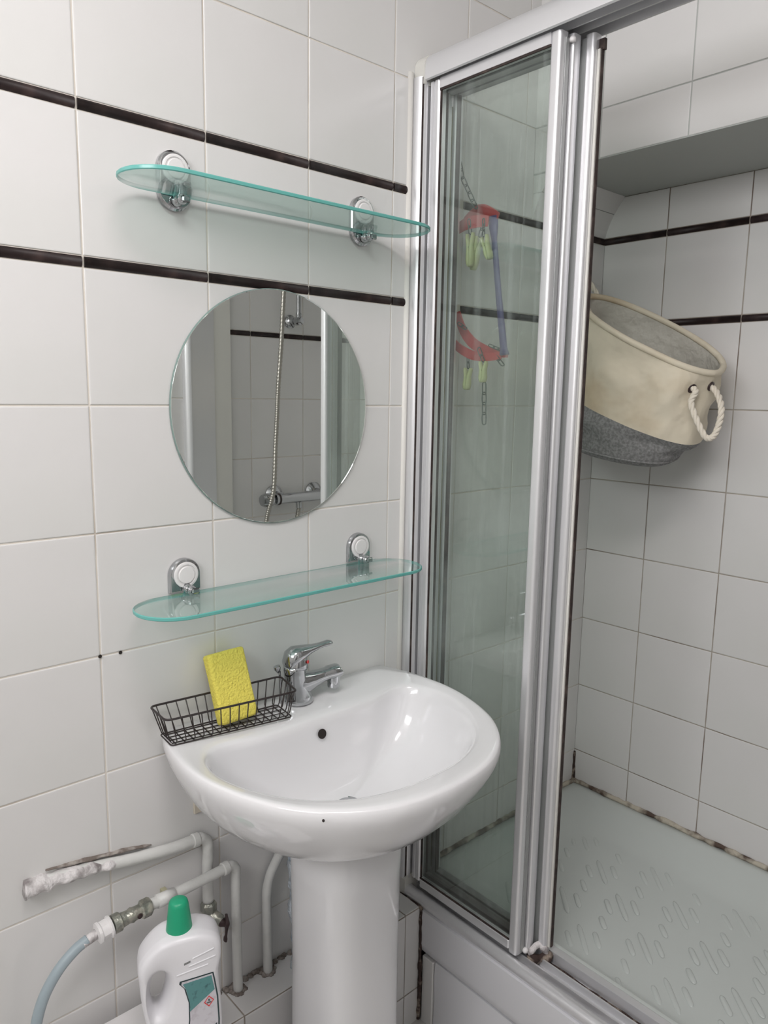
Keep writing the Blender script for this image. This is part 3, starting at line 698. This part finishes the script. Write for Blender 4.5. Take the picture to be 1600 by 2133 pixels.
p2 = pipe('water_pipe', [(.046,-.045,-.8155),(.10,-.043,-.8165),(.16,-.039,-.8175),(.192,-.036,-.818),(.205,-.0345,-.820),(.2125,-.033,-.829),(.2145,-.032,-.845),(.2165,-.028,-.92),(.2205,-.0225,-1.03),(.221,-.0225,-1.0905)], .0092, 'white-painted pipe joined to the grey hose and bending down into the ledge')
mk('elbow_collar', *latheg([(.0098,-.006),(.0114,-.005),(.0114,.005),(.0098,.006)], (.191,-.036,-.818), (1,.1,0), 16), pipe_m, p2, smooth=True, auto=40)
mk('pipe_sleeve', *tubeg([(.058,-.0445,-.8158),(.090,-.0434,-.8163)], .0112, 14, nz=.1), pipe_m, p2, smooth=True)
mk('pipe_clip', *boxg(.083,.092,-.040,-.0024,-.834,-.826), seal_m, p2)
ax = (-1,-.02,-.04)
mk('valve_nut', *latheg([(0,0),(.0125,0),(.0150,.003),(.0150,.016),(.012,.019),(0,.019)], (.047,-.0455,-.8155), ax, 6), metal_m, p2, smooth=True, auto=30)
mk('valve_body', *latheg([(0,0),(.0105,0),(.0110,.012),(.0125,.016),(.0105,.022),(.0120,.034),(.0150,.036),(.0150,.048),(0,.048)], (.030,-.0457,-.8162), ax, 14), metal_m, p2, smooth=True, auto=40)
mk('valve_screw', *latheg([(0,0),(.0045,0),(.004,.002),(0,.003)], (.0235,-.0560,-.8175), (0,-1,0), 12), brown_m, p2, label='rusty brown screw')
hs = empty('water_hose', (-.10,-.06,ZF), 'grey-blue flexible hose hanging from a white plastic nut at the left', 'hose')
mk('hose_nut', *latheg([(0,0),(.0175,0),(.0180,.003),(.0150,.005),(.0150,.016),(.0165,.018),(.0165,.022),(.010,.024),(0,.024)], (-.0205,-.0468,-.8185), (-1,-.03,-.10), 12), white_pl, hs, smooth=True, auto=30)
mk('hose_ferrule', *tubeg([(-.043,-.0478,-.8205),(-.066,-.0485,-.8245)], .0078, 12, nz=.2), plast_m, hs, smooth=True)
mk('hose_tube', *tubeg(catmull([(-.058,-.048,-.8225),(-.078,-.049,-.8295),(-.104,-.050,-.849),(-.127,-.050,-.882),(-.141,-.050,-.925),(-.148,-.050,-.98),(-.150,-.050,-1.08),(-.150,-.060,-1.2),(-.150,-.090,-1.33),(-.150,-.12,-1.366)], 7), .0083, 12), hose_m, hs, smooth=True)
pipe('water_pipe', [(.331,-.045,-.805),(.322,-.030,-.832),(.310,-.022,-.862),(.298,-.020,-.884),(.2895,-.020,-.910),(.2875,-.020,-.945),(.2885,-.020,-1.03),(.289,-.020,-1.0905)], .0092, 'white-painted pipe with a slight kink running up behind the basin bowl')
wr = catmull([(.345,-.055,-.745),(.342,-.055,-.80),(.341,-.055,-.84),(.340,-.055,-.90),(.345,-.055,-.96),(.347,-.053,-1.02),(.349,-.050,-1.0905)], 8)
tag(mk('wrapped_pipe', *tubeg(wr, [.022+.003*noise.noise(Vector(p)*30) for p in wr], 16, nz=.35), wrap_m, smooth=True), 'pipe wrapped in crinkled clear plastic behind the left edge of the basin pedestal', 'pipe')
# dirt crust on the ledge round the pipes
random.seed(11)
cr = []
for i in range(26):
    x = .17+.20*i/26+random.uniform(-.004,.004); y = random.uniform(-.010,-.004)
    cr.append(latheg([(0,0),(.007,0),(.005,.0025),(.001,.0035)], (x, y, -1.0905), (random.uniform(-.2,.2),random.uniform(-.2,.2),1), 7))
for cx, cy in ((.221,-.0225),(.289,-.020)):
    for k in range(12):
        a = 2*math.pi*k/12; rr = random.uniform(.008,.014); cr.append(latheg([(0,0),(.006,0),(.004,.002),(.001,.003)], (cx+rr*math.cos(a), cy+rr*math.sin(a)*.8, -1.0905), (0,0,1), 7))
c_ = mk('dirt_crust', *join(*cr), dm, ledge, smooth=True); c_['kind'] = 'stuff'
# small fittings on the back wall
tag(mk('wall_plug', *rbox(.1495,.178,-.006,-.0015,-.712,-.680,.001), beige_m), 'small beige square tab under the left end of the basin', 'tab')
for i, (x, z, lb) in enumerate(((-.0015,-.3875,'dark screw hole in the grout joint between four tiles, left of the lower glass shelf'),(.031,-.3885,'dark screw hole in a tile, just right of the hole in the grout joint'))):
    tag(mk('screw_hole', *latheg([(0,0),(.0030,0),(.0028,.0006),(0,.0006)], (x,-.0023,z), (0,-1,0), 12), hole_m), lb, 'hole')
# ------------------------------------------------------------- white bin and cleaning bottle
ZBN = -1.000
bn = empty('lidded_bin', (0,-.19,ZF), 'white lidded plastic bin with a flat top under the cleaner bottle', 'bin')
def rr2(x0,x1,y0,y1,r,z): return rrect(x0,x1,y0,y1,r,z,6)
mk('bin_body', *loftg([rr2(-.10,.095,-.29,-.09,.03,ZF+.001), rr2(-.105,.105,-.30,-.084,.03,ZBN-.03)]), white_pl, bn, smooth=True, auto=40)
mk('bin_lid', *loftg([rr2(-.110,.112,-.31,-.026,.03,ZBN-.03), rr2(-.110,.112,-.31,-.026,.03,ZBN-.008), rr2(-.108,.110,-.308,-.028,.028,ZBN-.002), rr2(-.102,.104,-.302,-.034,.022,ZBN)]), white_pl, bn, smooth=True, auto=40)
bt = empty('cleaner_bottle', (.045,-.15,ZBN), 'white cleaning-product bottle with a green cap and side handle, below the basin', 'bottle')
BY = -.152; hc = Vector((.0105, -.880))      # handle hole centre (x,z)
out = [(.026,-.792),(.066,-.790),(.086,-.795),(.099,-.803),(.1055,-.815),(.1060,-.835),(.1020,-.860),(.1025,-.885),(.105,-.92),(.106,-.96),(.104,-.990),(.098,-.9985),(.05,-.9990),(.012,-.9985),(.004,-.990),(-.003,-.95),(-.010,-.92),(-.0145,-.885),(-.0165,-.855),(-.0175,-.838),(-.0120,-.822),(.004,-.804)]
oc = [Vector((p.x, p.y)) for p in catmull([(x, z, 0) for x, z in out], 5, closed=True)]
hole = []
oc2 = []
for p in oc:
    dv = (p-hc); a = math.atan2(dv.y, dv.x)
    e = Vector((.0115*math.cos(a)*(1+.15*math.sin(a)), .033*math.sin(a)))
    # parametric match: same direction on a slim ellipse leaning right
    q = hc+Vector((e.x+e.y*.10, e.y)); hole.append(q); oc2.append(p)
def lay_ring(t, y, base=None): return [(o_.x+(h.x-o_.x)*t, y, o_.y+(h.y-o_.y)*t) for o_, h in zip(oc2, hole)]
def ring_in(dist, y):
    res = []
    for o_, h in zip(oc2, hole):
        L = (h-o_).length; t = min(.45, dist/max(L,1e-6)); res.append((o_.x+(h.x-o_.x)*t, y, o_.y+(h.y-o_.y)*t))
    return res
def ring_h(dist, y):
    res = []
    for o_, h in zip(oc2, hole):
        L = (h-o_).length; t = 1-min(.45, dist/max(L,1e-6)); res.append((o_.x+(h.x-o_.x)*t, y, o_.y+(h.y-o_.y)*t))
    return res
D = .030
seq = [ring_in(0, BY-D*.45), ring_in(.0012, BY-D*.75), ring_in(.004, BY-D*.93), ring_in(.009, BY-D), ring_h(.016, BY-D), ring_h(.009, BY-D*.86), ring_h(.004, BY-D*.55), ring_h(0, BY-D*.25),
       ring_h(0, BY+D*.25), ring_h(.004, BY+D*.55), ring_h(.009, BY+D*.86), ring_h(.016, BY+D), ring_in(.009, BY+D), ring_in(.004, BY+D*.93), ring_in(.0012, BY+D*.75), ring_in(0, BY+D*.45)]
seq.append(seq[0])
mk('bottle_body', *loftg(seq, False, False), bottle_m, bt, smooth=True)
mk('bottle_cap', *latheg([(0,0),(.0192,0),(.0200,.002),(.0195,.006),(.0150,.044),(.0135,.049),(.010,.0515),(0,.052)], (.0455,BY,-.7955), seg=32), green_m, bt, smooth=True, auto=40)
bt.rotation_euler = (0, 0, math.radians(-22))
# label: shaped print on the front
def plate(pts, y0, y1): return loftg([[(x, y0, z) for x, z in pts], [(x, y1, z) for x, z in pts]])
Yf = BY-D
lab = [(.045,-.862),(.060,-.861),(.0905,-.8585),(.0925,-.870),(.0965,-.90),(.0980,-.94),(.0965,-.985),(.046,-.985),(.0525,-.960),(.0560,-.930),(.0560,-.900),(.0505,-.875),(.0440,-.866)]
lab_w = mat('pale_printed_label', (.62,.60,.64), .4, var=((.50,.46,.50), 90, .5, .72))
lab_t = mat('teal_printed_label', (.10,.27,.27), .4, var=((.045,.13,.14), 120, .55, .70))
lab_d = mat('dark_green_print', (.012,.035,.04), .4)
cxl, czl = .074, -.925
mk('label_border', *plate([(cxl+(x-cxl)*1.10, czl+(z-czl)*1.03) for x, z in lab], Yf+.0004, Yf-.0004), lab_d, bt)
lb = mk('label', *plate(lab, Yf, Yf-.0008), lab_w, bt)
mk('label_band', *plate([(.0465,-.8655),(.060,-.8640),(.0890,-.8610),(.0905,-.870),(.0935,-.886),(.0555,-.9150),(.0560,-.900),(.0510,-.876)], Yf-.0007, Yf-.0012), lab_t, lb, label='teal top of the label')
mk('label_foot', *plate([(.0600,-.985),(.0650,-.972),(.0960,-.945),(.0966,-.985)], Yf-.0007, Yf-.0012), lab_d, lb)
def frame(cx, cz, a, t):
    o1 = [(cx, cz+a*1.25),(cx+a, cz+.001),(cx, cz-a*1.25),(cx-a, cz-.001)]; return join(*[plate([o1[i], o1[(i+1)%4], ((o1[(i+1)%4][0]-cx)*t+cx, (o1[(i+1)%4][1]-cz)*t+cz), ((o1[i][0]-cx)*t+cx, (o1[i][1]-cz)*t+cz)], Yf-.0007, Yf-.0013) for i in range(4)])
mk('hazard_diamond', *frame(.0845,-.9045,.0075,.82), red_dot, lb, label='small red hazard diamond outline')
mk('hazard_mark', *join(plate([(.0835,-.901),(.0855,-.901),(.085,-.905),(.084,-.905)], Yf-.0007, Yf-.0013), plate([(.081,-.9065),(.088,-.9060),(.088,-.9072),(.081,-.9076)], Yf-.0007, Yf-.0013)), lab_d, lb)
for k, (z, l0, l1) in enumerate(((-.826,.062,.094),(-.836,.056,.096),(-.845,.038,.085))):
    mk('moulded_line', *tubeg([(l0, Yf-.0003, z-.002*k),(l1, Yf-.0003, z+.010-.003*k)], .0010, 6), bottle_m, bt)
mk('embossed_mark', *plate([(.049,-.8345),(.0585,-.8315),(.0585,-.8285),(.049,-.8312)], Yf+.0004, Yf-.0004), knob_m, bt)

# ------------------------------------------------------------- laundry hamper hanging in the shower
hb = empty('laundry_hamper', (1.19,-.20,-.13), 'cream and grey fabric laundry hamper hanging tilted by its rope on the shower wall', 'hamper')
def hring(L, Rr, m, bulge=1.0, n=64, sag=0, ph=0, e=2.3, amp=0.0):
    L, Rr, m = Vector(L), Vector(Rr), Vector(m); c = (L+Rr)/2; a = (Rr-L)/2; out = []
    for k in range(n):
        th = 2*math.pi*k/n; cc, ss = math.cos(th), math.sin(th)
        cc = abs(cc)**(2/e)*(1 if cc > 0 else -1); ss = abs(ss)**(2/e)*(1 if ss > 0 else -1)
        p = c+a*cc+m*ss*bulge+Vector((0,0,-sag*max(0,-ss)))
        if amp:
            q = noise.noise(Vector((cc*1.6+ph, ss*1.6, ph*2.5)))+.5*noise.noise(Vector((cc*4, ss*4+ph*3, 3.1)))
            p += (p-c).normalized()*amp*q
        out.append(p)
    return out
RL, RR, RM = Vector((1.115,-.100,.248)), Vector((1.20,-.401,.088)), Vector((.118,.045,.040))
BL, BR, BM = Vector((1.13,-.045,.065)), Vector((1.20,-.366,-.066)), Vector((.118,.040,.028))
CL, CR, CM = Vector((1.145,-.060,-.068)), Vector((1.19,-.318,-.106)), Vector((.103,.035,.020))
def hl(t, amp=.0, bulge=1.0, seg=None):
    if t <= 1: L, R2, m = RL.lerp(BL, t), RR.lerp(BR, t), RM.lerp(BM, t)
    else: L, R2, m = BL.lerp(CL, t-1), BR.lerp(CR, t-1), BM.lerp(CM, t-1)
    return hring(L, R2, m, bulge, amp=amp, ph=t*.9)
cre = [hl(t, amp=.003+.017*math.sin(math.pi*min(t,1))) for t in [i/16 for i in range(17)]]
def solid(outer, th=.004):
    cs = [sum(r, Vector())/len(r) for r in outer]
    inner = [[p-(p-c).normalized()*th for p in r] for r, c in zip(outer, cs)]
    return outer, inner
oc_, ic_ = solid(cre)
rr_ = [[tuple(p) for p in r] for r in oc_]
mk('upper_fabric', *loftg(rr_, False, False), cream_m, hb, smooth=True)
ii = [[tuple(p-Vector((0,0,.001))) for p in r] for r in ic_]+[[tuple(p) for p in solid([hl(t)])[1][0]] for t in ()]
mk('lining', *loftg(ii, False, True), inner_m, hb, smooth=True)
rimP = [((a+b)/2) for a, b in zip(oc_[0], ic_[0])]
mk('padded_rim', *tubeg(rimP, .0068, 10, closed=True), cream_m, hb, smooth=True)
gr = [hl(t, amp=.003+.012*math.sin(math.pi*min(1,(t-1)*1.2))) for t in [1+i/10 for i in range(11)]]
gc = sum(gr[-1], Vector())/64
gr += [[gc+(p-gc)*s-Vector((0,0,dz)) for p in gr[-1]] for s, dz in ((.95,.008),(.86,.014),(.6,.019),(.3,.022),(.05,.023))]
mk('lower_fabric', *loftg([[tuple(p) for p in r] for r in gr], False, True), grey_m, hb, smooth=True, label='grey woven lower band')
seam = [p+(p-sum(gr[10], Vector())/64).normalized()*.001 for p in gr[10]]
mk('base_seam', *tubeg(seam, .0022, 6, closed=True), grey_m, hb, smooth=True)
def rope(path, r=.0052, turns=9):
    P = catmull(path, 10); n = len(P); strands = []
    for s in range(3):
        Q = []
        t0 = (P[1]-P[0]).normalized(); a = t0.cross(Vector((1,0,.2))).normalized()
        for i in range(n):
            t = (P[min(i+1,n-1)]-P[max(i-1,0)]).normalized(); a = (a-t*a.dot(t)).normalized(); b = t.cross(a)
            an = 2*math.pi*(s/3+turns*i/n); Q.append(P[i]+(a*math.cos(an)+b*math.sin(an))*r*.52)
        strands.append(tubeg(Q, r*.60, 7))
    return join(*strands)
def surf(target):
    t = Vector(target); best = min(((p-t).length, k, i) for k, r in enumerate(oc_) for i, p in enumerate(r) if k > 1)
    k, i = best[1], best[2]; r = oc_[k]
    a = r[(i+1) % 64]-r[i-1]; b = oc_[min(k+1, 16)][i]-oc_[k-1][i]; nrm = a.cross(b).normalized(); c = sum(r, Vector())/64
    if nrm.dot(r[i]-c) < 0: nrm = -nrm
    return r[i], nrm
e1, n1 = surf((1.106,-.362,.052)); e2, n2 = surf((1.140,-.415,.048))
mk('rope_handle', *rope([e1-n1*.012, e1+n1*.009+Vector((0,-.003,-.002)), (1.096,-.384,.016),(1.089,-.404,-.022),(1.089,-.424,-.053),(1.096,-.437,-.050),(1.104,-.443,-.022),(1.112,-.440,.010), e2+n2*.011+Vector((0,-.002,-.006)), e2-n2*.012], .0062, 8), rope_m, hb, smooth=True)
for c, nn in ((e1, n1), (e2, n2)):
    mk('handle_eyelet', *latheg([(.001,-.001),(.0098,-.001),(.0102,.0020),(.0075,.0026),(.001,.0012)], tuple(c), tuple(nn), 18), brown_m, hb, smooth=True)
mk('rope_handle', *rope([(1.165,-.085,.225),(1.135,-.080,.235),(1.125,-.078,.262),(1.130,-.068,.292),(1.150,-.045,.326),(1.175,-.016,.350),(1.182,-.014,.352),(1.196,-.030,.330),(1.215,-.055,.290),(1.228,-.075,.250),(1.225,-.085,.225)], .0055, 9), rope_m, hb, smooth=True)
hk = empty('wall_hook', (1.179,-.002,.345), 'small metal hook on the tiles behind the screen stile, holding the hamper rope', 'hook')
mk('hook_plate', *latheg([(0,0),(.014,0),(.014,.003),(0,.004)], (1.179,-.0024,.352), (0,-1,0), 16), chrome_m, hk, smooth=True, auto=40)
mk('hook_arm', *tubeg(catmull([(1.179,-.004,.352),(1.179,-.016,.342),(1.179,-.028,.345),(1.179,-.031,.356)], 5), .0028, 8), chrome_m, hk, smooth=True)

# ------------------------------------------------------------- folding peg airer behind the glass
ah = empty('peg_airer', (.775,-.08,.10), 'red and violet plastic clothes airer with chains hanging behind the shower glass', 'airer')
def strip(path, hgt, th, m, nm, up_=(0,0,1)):
    P = catmull(path, 7); rings = []
    for i, p in enumerate(P):
        t = (P[min(i+1,len(P)-1)]-P[max(i-1,0)]).normalized(); u = Vector(up_); u = (u-t*u.dot(t)).normalized(); nn = t.cross(u)
        h = hgt[0]+(hgt[1]-hgt[0])*math.sin(math.pi*i/(len(P)-1)) if isinstance(hgt, tuple) else hgt
        rings.append([tuple(p+u*h/2+nn*th/2), tuple(p+u*h/2-nn*th/2), tuple(p-u*h/2-nn*th/2), tuple(p-u*h/2+nn*th/2)])
    return mk(nm, *loftg(rings), m, ah)
XA = .775
strip([(XA+.02,-.012,.383),(XA+.012,-.045,.390),(XA,-.075,.388),(XA-.004,-.100,.380),(XA-.004,-.122,.371)], (.014,.030), .004, red_m, 'upper_arc', (0,.3,1))
strip([(XA-.01,-.022,.362),(XA-.018,-.050,.366),(XA-.02,-.080,.366),(XA-.014,-.106,.364)], (.020,.024), .003, red_m, 'upper_arc', (0,.2,1))
strip([(XA,-.018,.196),(XA,-.030,.166),(XA,-.052,.140),(XA,-.080,.122),(XA,-.115,.111),(XA-.002,-.158,.105)], (.012,.022), .004, red_m, 'lower_arc', (0,-.25,1))
strip([(XA-.012,-.014,.138),(XA-.014,-.040,.120),(XA-.012,-.075,.105),(XA-.010,-.110,.101),(XA-.006,-.145,.103)], (.014,.018), .004, red_m, 'lower_arc', (0,.1,1))
mk('spreader_rod', *tubeg([(XA-.004,-.110,.374),(XA-.004,-.1115,.352),(XA-.004,-.114,.330),(XA-.004,-.131,.22),(XA-.004,-.149,.118),(XA-.004,-.151,.104)], [.0105,.0105,.0066,.0072,.0085,.0120], 12, flat=.6), purple_m, ah, smooth=True)
def linkg(c, axis, ln=.011, wd=.0042, r=.0011, face=(1,0,0)):
    ax_ = Vector(axis).normalized(); f = Vector(face); f = (f-ax_*f.dot(ax_)).normalized(); s = ax_.cross(f)
    P = []
    for k in range(16):
        a = 2*math.pi*k/16; P.append(Vector(c)+ax_*(math.sin(a)*wd+(ln-wd)*(1 if math.sin(a) >= 0 else -1)*min(1, abs(math.sin(a))*3))+s*math.cos(a)*wd)
    return tubeg(P, r, 5, closed=True)
def chain(p0, p1, n, nm='chain'):
    p0, p1 = Vector(p0), Vector(p1); d_ = (p1-p0); L = d_.length/n; gs = []
    for i in range(n): gs.append(linkg(p0+d_*((i+.5)/n), d_, L*.62, L*.24, min(.0013, L*.09), (1,0,0) if i % 2 == 0 else (.3,1,.2)))
    return mk(nm, *join(*gs), chain_m, ah, smooth=True)
chain((XA-.003,-.008,.512), (XA-.003,-.023,.462), 3); chain((XA-.003,-.023,.462), (XA-.003,-.062,.398), 4)
chain((XA-.016,-.112,.048), (XA-.016,-.1155,-.033), 4)
chain((XA-.005,-.148,.112), (XA-.012,-.118,.124), 3); chain((XA-.008,-.130,.105), (XA-.008,-.152,.084), 2)
chain((XA-.010,-.030,.172), (XA-.010,-.052,.160), 2)
# screw eye that carries the airer
ey = empty('ceiling_hook', (XA-.003,-.005,.51), 'small hook high on the back wall holding the airer chain', 'hook')
mk('hook_arm', *tubeg(catmull([(XA-.003,.002,.520),(XA-.003,-.008,.520),(XA-.003,-.014,.514),(XA-.003,-.011,.507),(XA-.003,-.006,.508)], 5), .0018, 8), chain_m, ey, smooth=True)
def peg(top, bot, label, spread=.016, face=(0,1,0), ch=None):
    top, bot = Vector(top), Vector(bot); e = empty('clothes_peg', tuple(bot), label, 'clothes peg', 'yellow pegs on the airer')
    dv = (bot-top); ln = dv.length; ax_ = dv.normalized(); f = Vector(face); f = (f-ax_*f.dot(ax_)).normalized(); nn = ax_.cross(f)
    for s in (-1, 1):
        rings = []
        for t, off, w_, th in ((0,.95,.0045,.0024),(.12,.9,.0060,.0032),(.38,.45,.0070,.0038),(.55,.42,.0075,.0044),(.75,.5,.0082,.0046),(.92,.28,.0084,.0046),(1,.18,.0066,.0028)):
            c = top+ax_*ln*t+f*s*spread*off*.5
            rings.append([tuple(c+nn*w_*math.cos(a)+f*th*math.sin(a)) for a in [2*math.pi*k/10 for k in range(10)]])
        mk('jaw', *loftg(rings), pin_m, e, smooth=True)
    sp = [top+ax_*ln*(.42+.02*math.cos(a*1.0))+f*math.cos(a)*spread*.42+nn*math.sin(a)*.0048 for a in [2*math.pi*k/14 for k in range(14)]]
    mk('spring', *tubeg(sp, .0007, 5, closed=True), chain_m, e, smooth=True)
    if ch is not None:
        c0 = Vector(ch); d_ = top-c0; n = max(2, int(d_.length/.011)); L = d_.length/n
        mk('chain', *join(*[linkg(c0+d_*((i+.5)/n), d_, L*.62, L*.26, .0011, (1,0,0) if i % 2 == 0 else (.2,1,.1)) for i in range(n)]), chain_m, e, smooth=True)
    return e
peg((XA-.022,-0.066,.345), (XA-.024,-0.070,.280), 'yellow peg under the left part of the red upper arc', ch=(XA-.022,-0.061,.372))
peg((XA-.012,-0.083,.338), (XA-.008,-0.064,.276), 'pale yellow peg hanging behind, between its two neighbours', ch=(XA-.006,-0.086,.365))
peg((XA-.022,-0.102,.335), (XA-.018,-0.116,.290), 'yellow peg right beside the violet rod', ch=(XA-.020,-0.098,.368))
peg((XA-.020,-0.111,.092), (XA-.020,-0.111,.050), 'yellow peg hanging vertically from the red lower arc, above the loose chain', ch=(XA-.014,-0.092,.118))
peg((XA-.008,-0.060,.080), (XA-.008,-0.057,.035), 'faint yellow peg at the far left below the red lower arc', ch=(XA-.008,-0.058,.102))

# ------------------------------------------------------------- shower mixer, hose and rail on the front wall (seen in the mirror)
mx = empty('shower_mixer', (1.03,YC+.05,-.33), 'chrome bar shower mixer on the wall, seen in the round mirror', 'shower mixer')
mk('mixer_bar', *tubeg([(.935,YC+.06,-.325),(.96,YC+.06,-.325),(1.20,YC+.06,-.325)], .0175, 20), chrome_m, mx, smooth=True, auto=50)
for x in (.925, 1.20):
    mk('control_knob', *latheg([(0,0),(.018,0),(.022,.006),(.0225,.030),(.018,.040),(0,.042)], (x if x < 1 else 1.205, YC+.06, -.325), (-1 if x < 1 else 1, 0, 0), 24), chrome_m, mx, smooth=True, auto=40)
mk('dark_band', *tubeg([(.945,YC+.06,-.325),(.950,YC+.06,-.325)], .0195, 20), dark_m, mx, smooth=True, auto=40)
for x in (.965, 1.13):
    mk('wall_rose', *latheg([(0,0),(.032,0),(.033,.006),(.022,.018),(.014,.022),(.013,.05),(0,.05)], (x,YC+.0028,-.318), (0,1,0), 28), chrome_m, mx, smooth=True, auto=50)
mk('outlet', *latheg([(0,0),(.010,0),(.010,.02),(0,.02)], (1.03,YC+.06,-.361), (0,0,1), 14), chrome_m, mx, smooth=True, auto=50)
ribs = catmull([(1.03,YC+.06,-.36),(1.00,YC+.065,-.46),(.93,YC+.07,-.52),(.893,YC+.07,-.46),(.897,YC+.07,-.38),(.913,YC+.085,-.29),(.931,YC+.07,-.158),(.945,YC+.06,-.05),(.953,YC+.055,.033),(.966,YC+.055,.18),(.976,YC+.055,.33),(.99,YC+.055,.50)], 40)
hm = mat('ribbed_metal_hose', (.46,.44,.40), .35, .9)
tag(mk('shower_hose', *tubeg(ribs, [.0072+.0009*math.sin(i*1.9) for i in range(len(ribs))], 8), hm, smooth=True), 'ribbed metal shower hose hanging in front of the tiles, seen in the round mirror', 'hose')
rl = empty('shower_rail', (1.03,YC+.03,.25), 'chrome riser rail on a round wall mount, seen at the top of the round mirror', 'shower rail')
mk('wall_mount', *latheg([(0,0),(.021,0),(.022,.006),(.012,.014),(.011,.034),(.014,.040),(.014,.062),(0,.064)], (1.034,YC+.0028,.252), (0,1,0), 24), chrome_m, rl, smooth=True, auto=50)
mk('rail_tube', *tubeg([(1.034,YC+.055,.24),(1.034,YC+.055,.275),(1.034,YC+.055,.28),(1.034,YC+.055,.51)], [.009,.009,.0065,.0065], 14), chrome_m, rl, smooth=True, auto=50)
